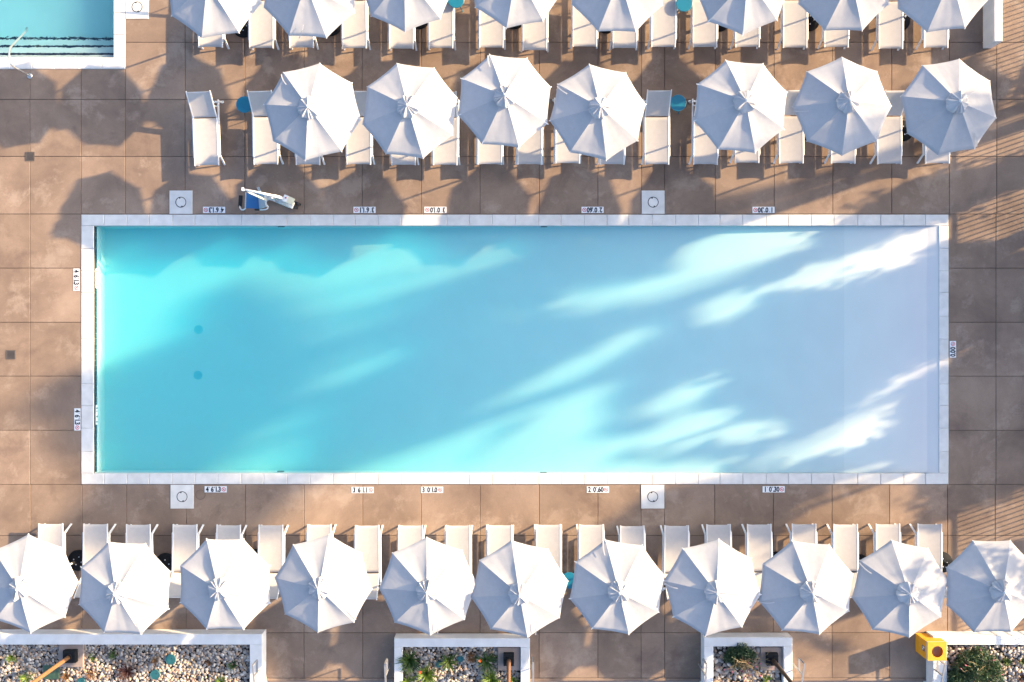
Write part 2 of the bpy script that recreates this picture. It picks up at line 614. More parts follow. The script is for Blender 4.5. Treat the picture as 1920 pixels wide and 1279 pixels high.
slab_cells = []
XT = [-400, -290, -180, -52, 56, 152, 235, 347, 459, 570, 679, 790, 900, 1011, 1121, 1203, 1246, 1341, 1451.5, 1561.5, 1672, 1780, 1869, 1990]
YT = [-400, -241, -134, -27, 80, 187, 294, 402]
for i in range(len(XT) - 1):
    for j in range(len(YT) - 1):
        x0, x1, y0, y1 = XT[i], XT[i + 1], YT[j], YT[j + 1]
        if x1 <= QO[1] and y0 < QO[3]:
            if y1 <= QO[3]:
                continue
            y0 = QO[3]
        slab_cells.append((x0, x1, y0, y1))
YS = [402, 503.5, 605, 706, 807.5, 909]
for xa in ([-400, -290, -180, -52, 56, 152.5], [1778.5, 1867.5, 1990]):
    for i in range(len(xa) - 1):
        for j in range(len(YS) - 1):
            slab_cells.append((xa[i], xa[i + 1], YS[j], YS[j + 1]))
XB = [-400, -290, -180, -52, 57.5, 153.5, 237.5, 349, 460, 570, 680, 789.5, 900, 1011, 1121, 1202, 1246, 1340, 1450, 1560, 1668, 1776.5, 1866, 1990]
YB = [909, 1005, 1096, 1187, 1272]
for i in range(len(XB) - 1):
    for j in range(len(YB) - 1):
        slab_cells.append((XB[i], XB[i + 1], YB[j], YB[j + 1]))
G2 = 0.42   # half joint, px
for (x0, x1, y0, y1) in slab_cells:
    a, b, c, d = wr(x0 + G2, x1 - G2, y0 + G2, y1 - G2)
    cx, cy = (a + b) / 2, (c + d) / 2
    lift = rnd.uniform(-0.0015, 0.0015)
    s = MB().box(a - cx, b - cx, c - cy, d - cy, -0.03, 0.0 + lift, 0.006)
    s.build('slab', M['concrete'], deck, loc=(cx, cy, 0))
# terrace edge and steps down
for k, (ya, yb, z) in enumerate([(1272.5, 1277.5, 0.002), (1278, 1302, -0.15), (1302.5, 1326, -0.30), (1326.5, 1350, -0.45)]):
    for (xa, xb) in [(493, 739), (994, 1319), (1487, 1748)]:
        a, b, c, d = wr(xa, xb, ya, yb)
        st = MB().box(a, b, c, d, z - 0.4, z, 0.01)
        o = st.build('terrace_step', M['pad'] if k else M['concrete'], None)
        tag(o, kind='structure')

# ------------------------------------------------------------------ main pool
def stations_floor(mb, x0, x1, y0, y1, xs):
    for xa, xb in zip(xs, xs[1:]):
        za, zb = WL - depth_at(xa), WL - depth_at(xb)
        A, B = P(xa, y1), P(xb, y0)
        mb.add([(A.x, A.y, za), (B.x, A.y, zb), (B.x, B.y, zb), (A.x, B.y, za)], [(0, 1, 2, 3)])


pool = empty('pool', P(968, 656, 0))
tag(pool, 'long rectangular pool with white coping and sloping white floor', 'pool', kind='structure')
pl = pool.location


def child_of_pool(mb, name, mat, smooth=False):
    mb.v = [v - pl for v in mb.v]
    return mb.build(name, mat, pool, smooth)


xs_all = [PI_[0] - 2, 300, 420, 550, 683, 750, 817, 960, 1112, 1270, 1437, 1520, 1586]
f1 = MB()
stations_floor(f1, 0, 0, PI_[2] - 2, PI_[3] + 2, xs_all)
child_of_pool(f1, 'floor', M['plaster'])
f2 = MB()
stations_floor(f2, 0, 0, PI_[2] - 2, PI_[3] + 2, [1586, 1650, 1700, 1740, 1764])
child_of_pool(f2, 'entry_ledge', M['ledge'])
wx0, wx1, wy0, wy1 = wr(*PI_)
for nm, bx in (('side_wall', (wx0 - .3, wx1 + .2, wy1, wy1 + .3)), ('side_wall', (wx0 - .3, wx1 + .2, wy0 - .3, wy0)), ('end_wall', (wx0 - .3, wx0, wy0 - .001, wy1 + .001))):
    w_ = MB().box(bx[0], bx[1], bx[2], bx[3], -0.69, -0.066)
    child_of_pool(w_, nm, M['plaster'])
# waterline tile band down the deep end
for k in range(46):
    ya = PI_[2] + 1 + k * 10.04
    A, B = P(PI_[0], ya + 9.7), P(PI_[0], ya)
    t_ = MB().box(A.x, A.x + 0.012, A.y, B.y, -0.15, -0.062)
    child_of_pool(t_, 'waterline_tile', M['darktile'])
# coping stones
def coping_run(parent, org, outer, inner, xs, ys, mat):
    ox0, ox1, oy0, oy1 = outer
    ix0, ix1, iy0, iy1 = inner
    cells = []
    g = 0.25
    for xa, xb in zip(xs, xs[1:]):
        cells.append((xa + g, xb - g, oy0, iy0))
        cells.append((xa + g, xb - g, iy1, oy1))
    for ya, yb in zip(ys, ys[1:]):
        cells.append((ox0, ix0, ya + g, yb - g))
        cells.append((ix1, ox1, ya + g, yb - g))
    for (xa, xb, ya, yb) in cells:
        a, b, c, d = wr(xa, xb, ya, yb)
        cx, cy = (a + b) / 2, (c + d) / 2
        s = MB().box(a - cx, b - cx, c - cy, d - cy, -0.064, 0.012 + rnd.uniform(-.001, .001), 0.012)
        s.build('coping_stone', mat, parent, loc=(cx - org.x, cy - org.y, 0 - org.z))


def split(a, b, step, jit=0.0):
    n = max(1, round((b - a) / step))
    return [a + (b - a) * i / n + (rnd.uniform(-jit, jit) if 0 < i < n else 0) for i in range(n + 1)]


coping_run(pool, pl, PO, PI_, split(PO[0], PO[1], 43.2, 1.5), split(PI_[2], PI_[3], 43.0, 1.5), M['coping'])
# mortar bed under the coping
cb_ = MB()
rect_with_holes(cb_, *wr(*PO), [wr(*PI_)], -0.069, -0.012)
child_of_pool(cb_, 'coping_bed', M['coping'])
# main drains
for (x, y) in ((372.5, 618.5), (371.5, 704.0)):
    c = P(x, y, WL - depth_at(x))
    d_ = MB().ring(0.085, 0.125, 0.0, 0.014, c=(0, 0)).lathe([(0.084, 0.0), (0.084, 0.008), (0.05, 0.010)], 20)
    d_.v = [v + c - pl for v in d_.v]
    d_.build('main_drain', M['drain_ring'], pool)
# small inlet slots at the side walls
for (x, y) in ((527, 425.5), (1020, 425.5), (526, 884.5), (1019, 886.5)):
    c = P(x, y, -0.10)
    s_ = MB().box(-0.09, 0.09, -0.012, 0.012, -0.03, 0.0)
    s_.v = [v + c - pl for v in s_.v]
    s_.build('inlet_slot', M['darktile'], pool)

# water body
wm = MB()
xsw = [PI_[0] - 1.0] + xs_all[1:] + [1650, 1700, 1740, 1761]
top, bot = [], []
y_a, y_b = P(0, PI_[3] + 1).y, P(0, PI_[2] - 1).y
vv, ff = [], []
for x in xsw:
    X = P(x, 0).x
    zb = WL - depth_at(x) - 0.06
    vv += [(X, y_a, WL), (X, y_b, WL), (X, y_b, zb), (X, y_a, zb)]
n_ = len(xsw)
for i in range(n_ - 1):
    a, b = i * 4, (i + 1) * 4
    ff += [(a, b, b + 1, a + 1), (a + 1, b + 1, b + 2, a + 2), (a + 2, b + 2, b + 3, a + 3), (a + 3, b + 3, b, a)]
ff += [(0, 1, 2, 3), ((n_ - 1) * 4 + 3, (n_ - 1) * 4 + 2, (n_ - 1) * 4 + 1, (n_ - 1) * 4)]
wm.add(vv, ff)
tag(wm.build('pool_water', M['water']), 'still turquoise water of the long pool', 'water', kind='structure')

# ------------------------------------------------------------------ second pool (upper left corner)
pool2 = empty('pool', P(-40, -100, 0))
tag(pool2, 'corner of a second pool with dark tiled steps at upper left', 'pool', kind='structure')
pq = pool2.location
qx0, qx1, qy0, qy1 = wr(*QI)


def child_q(mb, name, mat):
    mb.v = [v - pq for v in mb.v]
    return mb.build(name, mat, pool2)


steps_q = [(95.5, 108.5, -0.22), (77, 95.5, -0.45), (57.5, 77, -0.70)]
fl = MB().box(qx0, qx1, P(0, 57.5).y, qy1, -1.2, -1.05)
child_q(fl, 'floor', M['plaster2'])
for (ya, yb, z) in steps_q:
    st = MB().box(qx0, qx1, P(0, yb).y, P(0, ya).y, -1.2, z)
    child_q(st, 'step', M['plaster2'])
    nb = MB().box(qx0, qx1, P(0, ya + 0.3).y - 0.055, P(0, ya + 0.3).y, z, z + 0.006)
    child_q(nb, 'step_edge_tile', M['navy'])
for bx in ((qx0 - .3, qx1 + .3, qy0 - .3, qy0), (qx1, qx1 + .3, qy0, qy1), (qx0 - .3, qx0, qy0, qy1), (qx0 - .3, qx1 + .3, qy1, qy1 + .3)):
    w_ = MB().box(bx[0], bx[1], bx[2], bx[3], -1.2, -0.066)
    child_q(w_, 'side_wall', M['plaster2'])
coping_run(pool2, pq, QO, QI, split(QO[0], QO[1], 43.2, 1.5), split(QI[2], QI[3], 43.0, 1.5), M['coping'])
cb2 = MB()
rect_with_holes(cb2, *wr(*QO), [wr(*QI)], -0.069, -0.012)
child_q(cb2, 'coping_bed', M['coping'])
w2 = MB().box(qx0 - .02, qx1 + .02, qy0 - .02, qy1 + .02, -1.15, -0.07)
tag(w2.build('pool_water', M['water2']), 'rippled blue water of the second pool at upper left', 'water', kind='structure')
# stainless grab rail of the second pool
hr = empty('pool_handrail', P(56, 143, 0))
tag(hr, 'bent stainless handrail reaching into the upper left pool', 'handrail')
pts = [P(56, 143, 0.0), P(48, 138.5, 0.22), P(30, 128.8, 0.66), P(24, 124.5, 0.80), P(19.5, 118, 0.88), P(17.0, 108, 0.90), P(17.2, 98, 0.86), P(19, 90, 0.78), P(30, 78, 0.50), P(42, 66, 0.15), P(53, 55, -0.30)]
tb = MB().tube(pts, 0.024, 10)
tb.v = [v - hr.location for v in tb.v]
tb.build('rail', M['chrome'], hr, True)
fl_ = MB().lathe([(0.075, 0.0), (0.075, 0.012), (0.045, 0.026)], 20)
fl_.build('flange', M['chrome'], hr, True)

# ------------------------------------------------------------------ skimmer covers, drains, markers
def skimmer(x0, x1, y0, y1, label):
    cx, cy = (x0 + x1) / 2, (y0 + y1) / 2
    t = empty('skimmer_cover', P(cx, cy, 0))
    tag(t, label, 'skimmer cover', 'white skimmer covers beside the pools')
    w, h = (x1 - x0) / S / 2, (y1 - y0) / S / 2
    MB().box(-w, w, -h, h, 0.003, 0.014, 0.004).build('cover_slab', M['coping'], t)
    lid = MB().lathe([(0.128, 0.0145), (0.128, 0.0165)], 32).build('lid', M['coping'], t)
    MB().ring(0.131, 0.149, 0.0145, 0.0175, 32).build('lid_gap', M['ink'], lid)
    for s in (-1, 1):
        MB().lathe([(0.02, 0.0168), (0.02, 0.019)], 10, (0.03 * -s, 0.115 * s)).build('finger_hole', M['ink'], lid)


skimmer(318, 361, 358, 401.8, 'white square skimmer cover above the pool, left of the lift chair')
skimmer(1203, 1246, 358, 401.8, 'white square skimmer cover above the pool, right of centre')
skimmer(320, 363.5, 909.5, 954, 'white square skimmer cover below the pool, left end')
skimmer(1202, 1245.5, 909.5, 954, 'white square skimmer cover below the pool, right of centre')
skimmer(236, 279, -8, 36, 'white square skimmer cover beside the second pool at upper left')
t = empty('access_lid', P(376, 928, 0))
tag(t, 'round tan access lid in the deck next to the lower left skimmer', 'lid')
MB().lathe([(0.125, 0.0025), (0.125, 0.0042)], 28).build('lid', M['concrete'], t)
MB().ring(0.127, 0.136, 0.0025, 0.0048, 28).build('lid_gap', M['grout'], t)
for (x, y, lb) in ((56.5, 294, 'small square floor drain grate on the upper left deck'), (20.5, 665.5, 'small square floor drain grate on the deck left of the pool')):
    t = empty('floor_drain', P(x, y, 0))
    tag(t, lb, 'drain', 'square deck drains')
    MB().box(-.125, .125, -.125, .125, 0.002, 0.004).build('sump', M['ink'], t)
    fr = MB()
    fr.box(-.125, .125, .10, .125, 0.0045, 0.010).box(-.125, .125, -.125, -.10, 0.0045, 0.010)
    fr.box(-.125, -.10, -.0995, .0995, 0.0045, 0.010).box(.10, .125, -.0995, .0995, 0.0045, 0.010)
    fr.build('frame', M['drain'], t)
    for k in range(6):
        y0 = -0.085 + k * 0.031
        MB().box(-.0995, .0995, y0, y0 + .017, 0.0045, 0.009).build('bar', M['drain'], t)

_glyph = {}


def glyph(ch):
    if ch in _glyph:
        return _glyph[ch]
    cu = bpy.data.curves.new('glyph', 'FONT')
    cu.body = ch
    cu.size = 1.0
    cu.resolution_u = 3
    cu.extrude = 0.002
    cu.offset = 0.042
    tmp = bpy.data.objects.new('glyph', cu)
    COL.objects.link(tmp)
    dg = bpy.context.evaluated_depsgraph_get()
    me = bpy.data.meshes.new_from_object(tmp.evaluated_get(dg))
    bpy.data.objects.remove(tmp, do_unlink=True)
    xs = [v.co.x for v in me.vertices] or [0]
    w = max(xs) - min(xs)
    cx = (max(xs) + min(xs)) / 2
    for v in me.vertices:
        v.co.x -= cx
    me.materials.clear()
    me.materials.append(M['ink'])
    _glyph[ch] = (me, w)
    return _glyph[ch]


def no_dive(parent, x, s):
    MB().ring(0.72 * s, s, 0.0085, 0.0095, 24, (x, 0)).build('prohibition_ring', M['red'], parent)
    MB().bar((x - .6 * s, .6 * s, 0.0105), (x + .6 * s, -.6 * s, 0.0105), .20 * s, 0.001).build('prohibition_bar', M['red'], parent)
    MB().bar((x - .38 * s, -.30 * s, 0.0082), (x + .30 * s, .22 * s, 0.0082), .26 * s, 0.001).build('diver', M['ink'], parent)


def depth_marker(px, py, rz, chars, label, length=0.612, flip_loc=None):
    """chars: list of (text, position along the plate in metres from its left end)"""
    t = empty('depth_marker', P(px, py, 0), rz)
    tag(t, label, 'depth marker', 'tile depth markers around the pool')
    hw, hh = length / 2, 0.086
    n = max(3, round(length / 0.153))
    for k in range(n):
        a = -hw + k * (length / n)
        MB().box(a + .001, a + length / n - .001, -hh, hh, 0.003, 0.0075, 0.001).build('tile', M['white_tile'], t)
    for ch, x in chars:
        me, w = glyph(ch)
        o = obj('tick_mark' if ch == "'" else 'decimal_point' if ch == '.' else 'numeral', me, t, (-hw + x, -0.062, 0.0095))
        o.scale = (0.07, 0.09, 0.5) if ch == "'" else (0.150, 0.190, 0.5)
        if ch == "'":
            o.location.y = 0.0
    no_dive(t, hw - 0.082, 0.058)
    return t


def chars_for(a, b, c):
    out = [(a, 0.075), ("'", 0.135), (b, 0.215), ("'", 0.262), ("'", 0.280)]
    if c[0] == '.':
        out += [('.', 0.305), (c[1], 0.350), (c[2], 0.425)]
    else:
        out += [(c[0], 0.325), ('.', 0.366), (c[2], 0.415)]
    return out


PIR = math.pi
for (x, tx, wh) in ((401.5, ('4', '6', '1.3'), 'between skimmer and lift'), (683.5, ('3', '6', '1.1'), 'right of the lift'), (816.5, ('3', '0', '1.0'), 'near centre'), (1111, ('2', '0', '.60'), 'left of the right skimmer'), (1431.5, ('1', '0', '.30'), 'near the shallow end')):
    depth_marker(x, 394.2, PIR, chars_for(*tx), 'upside-down %s %s %s depth marker above the pool, %s' % (*tx, wh))
for (x, y, tx, wh) in ((404.5, 918, ('4', '6', '1.3'), 'leftmost'), (680, 919.3, ('3', '6', '1.1'), 'second from left'), (810, 919, ('3', '0', '1.0'), 'middle one'), (1121, 918.5, ('2', '0', '.60'), 'left of the right skimmer'), (1450.5, 918, ('1', '0', '.30'), 'rightmost')):
    depth_marker(x, y, 0, chars_for(*tx), 'upright %s %s %s depth marker below the pool, %s' % (*tx, wh))
depth_marker(143.6, 525, -PIR / 2, chars_for('4', '6', '1.3'), 'upper sideways white depth marker left of the pool reading 4 6 1.3')
depth_marker(145.3, 787, -PIR / 2, chars_for('4', '6', '1.3'), 'lower sideways white depth marker left of the pool reading 4 6 1.3')
depth_marker(1786.5, 655.5, PIR / 2, [('0', 0.065), ('.', 0.12), ('0', 0.17), ('0', 0.255)], 'sideways white depth marker right of the pool reading 0.00', 0.46)
# markers on the deep end waterline
for k, (yc, lb) in enumerate(((522, 'upper white depth numbers on the tiled wall of the deep end'), (779, 'lower white depth numbers on the tiled wall of the deep end'))):
    p0 = P(PI_[0], yc, 0)
    t = empty('wall_depth_marker', (p0.x + 0.013, p0.y, -0.0))
    tag(t, lb, 'depth marker', 'tile depth markers around the pool')
    MB().box(0.0, 0.010, -0.27, 0.27, -0.150, -0.064).build('tile', M['white_tile'], t)
    for ch, yy in (('4', -0.20), ('6', -0.05), ('1', 0.10), ('3', 0.18)):
        me, w = glyph(ch)
        o = obj('numeral', me, t, (0.012, yy, -0.145))
        o.rotation_euler = (PIR / 2, 0, PIR / 2)
        o.scale = (0.11, 0.10, 0.5)

# ------------------------------------------------------------------ umbrellas
UR, UZ, URISE = 1.215, 2.27, 0.42


def panel_mesh(seed):
    g = random.Random(seed)
    nu, nv = 12, 10
    a0 = R(22.5)
    ph = g.uniform(0, 6)
    sag = g.uniform(0.012, 0.036)
    rip = g.uniform(0.002, 0.006)
    top = []
    for i in range(nu + 1):
        u = 0.04 + 0.96 * i / nu
        for j in range(nv + 1):
            v = -1 + 2 * j / nv
            cx = UR * u * math.cos(a0)
            cy = UR * u * math.sin(a0) * v
            q = (1 - v * v)
            r_in = 1 - 0.020 * q * (u ** 3)
            z = UZ + URISE * (1 - u ** 1.12) - sag * math.sin(math.pi * min(u, .98)) ** 0.8 * q * 1.2
            z += rip * math.sin(9 * v + ph) * u * q + rip * math.sin(5 * u * 3 + ph) * q * .6
            top.append(Vector((cx * r_in, cy * r_in, z)))
    v = top + [p - Vector((0, 0, 0.004)) for p in top]
    m = nv + 1
    k = len(top)
    f = []
    for i in range(nu):
        for j in range(nv):
            a, b, c, d = i * m + j, (i + 1) * m + j, (i + 1) * m + j + 1, i * m + j + 1
            f.append((a, b, c, d))
            f.append((a + k, d + k, c + k, b + k))
    for j in range(nv):
        a, b = nu * m + j, nu * m + j + 1
        f.append((a, a + k, b + k, b))
    return mesh_data('canopy_panel', v, f, M['cloth'], True)


PANELS = [panel_mesh(k) for k in range(9)]


def cap_mesh(seed):
    g = random.Random(100 + seed)
    nr, na = 7, 96
    pleats = [(g.uniform(0, 2 * math.pi), g.uniform(0.09, 0.17), g.uniform(.5, 1.1)) for _ in range(19)]
    v, f = [], []
    ex, ey = g.uniform(-.02, .02), g.uniform(-.02, .02)
    for i in range(nr + 1):
        u = i / nr
        for j in range(na):
            a = 2 * math.pi * j / na + 0.10 * math.sin(3 * u * 2 + seed)
            pl_ = 0.0
            for (c, w, s) in pleats:
                d = (a - c + math.pi) % (2 * math.pi) - math.pi
                pl_ += s * math.exp(-(d / w * 1.6) ** 2)
            r = 0.020 + (0.252 + 0.012 * math.sin(8 * a + seed) + 0.020 * (pl_ - .5)) * min(u, .9) / .9
            z = UZ + URISE + 0.080 - 0.10 * min(u, .9) ** 1.25 + 0.062 * (pl_ - 0.6) * (u ** .7) - (0.05 if u > .95 else 0)
            v.append((r * math.cos(a) + ex * (1 - u), r * math.sin(a) + ey * (1 - u), z))
    for i in range(nr):
        for j in range(na):
            j2 = (j + 1) % na
            f.append((i * na + j, (i + 1) * na + j, (i + 1) * na + j2, i * na + j2))
    f.append(tuple(range(na)))
    return mesh_data('vent_cap', v, f, M['cap'], True)


CAPS = [cap_mesh(k) for k in range(5)]
_rib = MB()
a0 = R(0)
_rib.bar((0.05, 0, UZ + URISE - 0.04), (UR * 0.5, 0, UZ + URISE * (1 - .5 ** 1.12) - 0.03), .018, .022)
_rib.bar((UR * 0.5, 0, UZ + URISE * (1 - .5 ** 1.12) - 0.03), (UR + 0.012, 0, UZ - 0.016), .018, .022)
RIB = _rib.data('rib', M['white_metal'])
POLE = MB().lathe([(0.024, 0.10), (0.024, UZ + URISE - 0.02)], 12).data('pole', M['white_metal'], False)
FIN = MB().lathe([(0.030, UZ + URISE + 0.075), (0.034, UZ + URISE + 0.095), (0.026, UZ + URISE + 0.118), (0.008, UZ + URISE + 0.13)], 14).data('finial', M['white_metal'], True)
BASE = MB().lathe([(0.285, 0.004), (0.29, 0.02), (0.28, 0.05), (0.10, 0.075), (0.05, 0.085), (0.045, 0.36), (0.0255, 0.365)], 32).data('base', M['dark'], True)
BOLT = MB().lathe([(0.016, 0.0), (0.016, 0.012)], 8).data('bolt', M['bolt'])
def strap_mesh():
    mb = MB()
    pts = []
    for k in range(9):
        u = k / 8
        r = UR * (0.985 - 0.27 * u)
        w = 0.020 * math.sin(u * math.pi)
        pts.append(Vector((r, 0.055 + w + 0.05 * u, UZ + URISE * (1 - (r / UR) ** 1.12) + 0.006 + 0.020 * math.sin(u * math.pi))))
    for a, b in zip(pts, pts[1:]):
        mb.bar(a, b, 0.026, 0.004)
    return mb.data('tie_strap', M['cap'])


STRAP = strap_mesh()

# centre px of the rim octagon, clockwise angle of one corner from "up"
ROW_TOP = [(398.5, -15.6, 14), (582, -19, 26), (766.4, -33.4, 2.7), (965.5, -33, 11.4), (1157, -24, 23), (1393, -28, 44), (1581, -29, 22.5), (1769, -28, 17)]
ROW_MID = [(585, 209, 8.6), (770, 206.5, 29.6), (941.7, 191.4, 27.5), (1117.4, 212.7, 35), (1388.9, 204, 27.8), (1581, 200, 0), (1776.6, 201, 12.6)]
ROW_LOW = [(54.6, 1098, 43), (236.8, 1104.5, 25), (424.5, 1096, 22.5), (609.5, 1096.7, 6.4), (800.2, 1099, 43), (975, 1105, 35.6), (1158, 1101.4, 31), (1337.8, 1105, 8), (1513, 1101.5, 28.6), (1687, 1107.5, 35), (1858, 1102, 22.5)]
STRAPS = {('mid', 0): -37, ('mid', 2): -17, ('mid', 3): -55, ('mid', 5): -93, ('mid', 6): 147, ('low', 1): 160, ('low', 3): 140, ('low', 4): 172,
          ('low', 5): 163, ('low', 6): -14, ('low', 7): -82, ('low', 8): -105, ('low', 9): -55, ('top', 1): 196}


def umbrella(px, py, ang, label, group, idx, strap=None):
    c = P(px, py, UZ)
    t = empty('parasol', (c.x, c.y, 0.0), R(90 - ang))
    t.rotation_euler = (R(rnd.uniform(-1.1, 1.1)), R(rnd.uniform(-1.1, 1.1)), R(90 - ang))
    tag(t, label, 'parasol', group)
    sc_ = 1.0 + rnd.uniform(-.008, .008)
    obj('pole', POLE, t)
    b = obj('base', BASE, t)
    for k in range(4):
        a = k * PIR / 2 + 0.4
        obj('bolt', BOLT, b, (0.11 * math.cos(a), 0.11 * math.sin(a), 0.072))
    for k in range(8):
        p = obj('canopy_panel', PANELS[(idx * 5 + k * 4 + k // 3) % 9], t, None, R(22.5 + 45 * k))
        p.scale = (sc_, sc_, 1)
        obj('rib', RIB, t, None, R(45 * k))
    obj('vent_cap', CAPS[idx % 5], t, None, rnd.uniform(0, 6))
    obj('finial', FIN, t)
    if strap is not None:
        # strap is the clockwise angle from "up" of the seam it hangs beside
        obj('tie_strap', STRAP, t, None, R((90 - strap) - (90 - ang)))
    return t


k_ = 0
for key, row, where in (('top', ROW_TOP, 'top row'), ('mid', ROW_MID, 'row just above the pool'), ('low', ROW_LOW, 'row below the pool')):
    for i, (x, y, a) in enumerate(row):
        umbrella(x, y, a, 'open white parasol, %s from the left in the %s' % (ORD[i], where), 'white parasols in rows', k_, STRAPS.get((key, i)))
        k_ += 1

# ------------------------------------------------------------------ sun loungers
def sling_mesh(name, L, wf, ends, sag=0.016):
    nx, ny = 8, 14
    top = []
    for j in range(ny + 1):
        y = j / ny
        for i in range(nx + 1):
            x = -1 + 2 * i / nx
            yy = y * L
            q = 1 - x * x
            if ends[0]:
                yy += 0.022 * q * (1 - y) ** 6
            if ends[1]:
                yy -= 0.022 * q * y ** 6
            top.append(Vector((x * wf, yy, -sag * q)))
    m = nx + 1
    k = len(top)
    v = top + [p - Vector((0, 0, .005)) for p in top]
    f = []
    for j in range(ny):
        for i in range(nx):
            a, b, c, d = j * m + i, j * m + i + 1, (j + 1) * m + i + 1, (j + 1) * m + i
            f += [(a, b, c, d), (a + k, d + k, c + k, b + k)]
    for i in range(nx):
        f.append((i, i + k, i + 1 + k, i + 1))
        a = ny * m + i
        f.append((a, a + 1, a + 1 + k, a + k))
    return mesh_data(name, v, f, M['sling'], True)


SEATL, BACKL = 1.29, 0.70


def make_lounger(back_deg):
    t = empty('sun_lounger')
    wf = 0.305
    zs = 0.36
    seat = obj('seat_sling', sling_mesh('seat_sling', SEATL - 0.01, wf, (True, False)), t, (0, 0, zs + 0.012))
    for s in (-1, 1):
        MB().bar((s * (wf + .012), -0.005, zs), (s * (wf + .012), SEATL, zs), 0.026, 0.034).build('seat_rail', M['white_metal'], t)
        MB().bar((s * 0.352, 0.235, 0.315), (s * 0.352, 1.79, 0.315), 0.032, 0.05).build('side_rail', M['white_metal'], t)
        MB().bar((s * 0.352, 0.26, 0.30), (s * 0.362, 0.09, 0.0), 0.045, 0.03).build('leg', M['white_metal'], t)
        MB().bar((s * 0.352, 1.76, 0.30), (s * 0.352, 1.79, 0.0), 0.045, 0.03).build('leg', M['white_metal'], t)
    MB().bar((-0.40, 1.815, 0.03), (0.40, 1.815, 0.03), 0.05, 0.04).build('rear_foot_bar', M['white_metal'], t)
    MB().bar((-0.335, 1.62, 0.315), (0.335, 1.62, 0.315), 0.025, 0.025).build('cross_bar', M['white_metal'], t)
    MB().bar((-0.29, 0.03, zs - .015), (0.29, 0.03, zs - .015), 0.02, 0.02).build('cross_bar', M['white_metal'], t)
    MB().bar((-0.29, SEATL - .03, zs - .03), (0.29, SEATL - .03, zs - .03), 0.025, 0.025).build('cross_bar', M['white_metal'], t)
    # raised back, hinged
    back = bpy.data.objects.new('backrest', sling_mesh('backrest', BACKL, wf - 0.004, (False, True)))
    COL.objects.link(back)
    back.parent = t
    back.location = (0, SEATL + 0.012, zs + 0.016)
    back.rotation_euler = (R(back_deg), 0, 0)
    for s in (-1, 1):
        MB().bar((s * (wf + .010), 0.0, -0.010), (s * (wf + .010), BACKL + 0.028, -0.010), 0.026, 0.030).build('back_rail', M['white_metal'], back)
    MB().bar((-0.29, BACKL - .015, -0.03), (0.29, BACKL - .015, -0.03), 0.02, 0.02).build('back_bar', M['white_metal'], back)
    yb = SEATL + BACKL * 0.55 * math.cos(R(back_deg))
    zb = zs + BACKL * 0.55 * math.sin(R(back_deg))
    for s in (-1, 1):
        MB().bar((s * 0.26, yb, zb - .03), (s * 0.30, 1.60, 0.33), 0.018, 0.018).build('back_strut', M['white_metal'], t)
    return t


L_TOP = [(394.7, 89), (490, 90.6), (565.4, 90), (664.9, 91), (752.7, 92), (827, 91), (921.5, 90), (1003, 95), (1096.6, 88), (1171.4, 91), (1244, 89), (1321.8, 89), (1401.6, 89), (1491, 90), (1568.4, 89), (1670.4, 92), (1755.3, 90)]
L_MID = [(387.5, 311), (498.5, 309), (577.4, 309.5), (672.7, 309), (756.7, 310), (834.9, 310), (918.3, 309), (993, 309), (1064.4, 307), (1148, 309), (1232, 309), (1323, 309), (1401, 306), (1484, 307), (1581, 307), (1668, 308), (1758, 307)]
L_LOW = [(94.7, 982.5), (179, 983), (259, 984), (346.6, 984), (428.6, 985), (507.7, 985), (598.6, 984), (688.3, 985.5), (770, 985.5), (859, 985.5), (937.4, 985), (1028.4, 984), (1108.7, 984), (1185.5, 986.5), (1268.7, 986), (1347.3, 984), (1423.7, 983.5), (1507.8, 983), (1585.7, 983.5), (1665, 983), (1743.5, 983)]
proto = {40: make_lounger(40), 37: make_lounger(37), 42: make_lounger(42)}
used = set()
for row, flip, where in ((L_TOP, 0, 'top row'), (L_MID, 0, 'row just above the pool'), (L_LOW, PIR, 'row below the pool')):
    for i, (x, y) in enumerate(row):
        kk = rnd.choice([40, 40, 37, 42])
        if kk in used:
            o = copy_tree(proto[kk])
        else:
            o = proto[kk]
            used.add(kk)
        c = P(x, y, 0.37)
        rz = flip + R(rnd.uniform(-.5, .5))
        if row is L_MID and i == 0:
            rz += R(2.3)
        if row is L_MID and i == 1:
            rz += R(0.6)
        if row is L_TOP and i == 3:
            rz += R(0.6)
        o.location = (c.x, c.y, 0)
        o.rotation_euler = (0, 0, rz)
        tag(o, 'white framed cream sling lounger, %s from the left in the %s' % (ORD[i], where), 'sun lounger', 'sun loungers in rows')

# ------------------------------------------------------------------ teal side tables
def side_table(px, py, label):
    c = P(px, py, 0.46)
    t = empty('side_table', (c.x, c.y, 0), rnd.uniform(0, 6))
    tag(t, label, 'side table', 'round teal side tables')
    MB().lathe([(0.215, 0.440), (0.222, 0.445), (0.222, 0.462), (0.216, 0.466)], 32).build('table_top', M['teal'], t)
    MB().lathe([(0.018, 0.02), (0.018, 0.44)], 10).build('stem', M['teal'], t)
    for k in range(3):
        a = k * 2 * PIR / 3
        MB().bar((0.05 * math.cos(a), 0.05 * math.sin(a), 0.40), (0.20 * math.cos(a), 0.20 * math.sin(a), 0.0), 0.02, 0.02).build('leg', M['teal'], t)


side_table(458, 196.5, 'round teal side table between the two leftmost middle row loungers')
side_table(1271.5, 193.5, 'round teal side table half in sun beside a lone middle row lounger')
side_table(1283, 7, 'round teal side table at the top edge between two loungers')
side_table(1067, 1089, 'round teal side table peeking out between two parasols below the pool')
side_table(855, 0, 'round teal side table at the top edge under the parasols')

# ------------------------------------------------------------------ pool lift chair
lift = empty('pool_lift', P(490, 378, 0))
tag(lift, 'wheeled pool lift with blue seat and shiny white boom above the pool', 'pool lift')
lo = lift.location


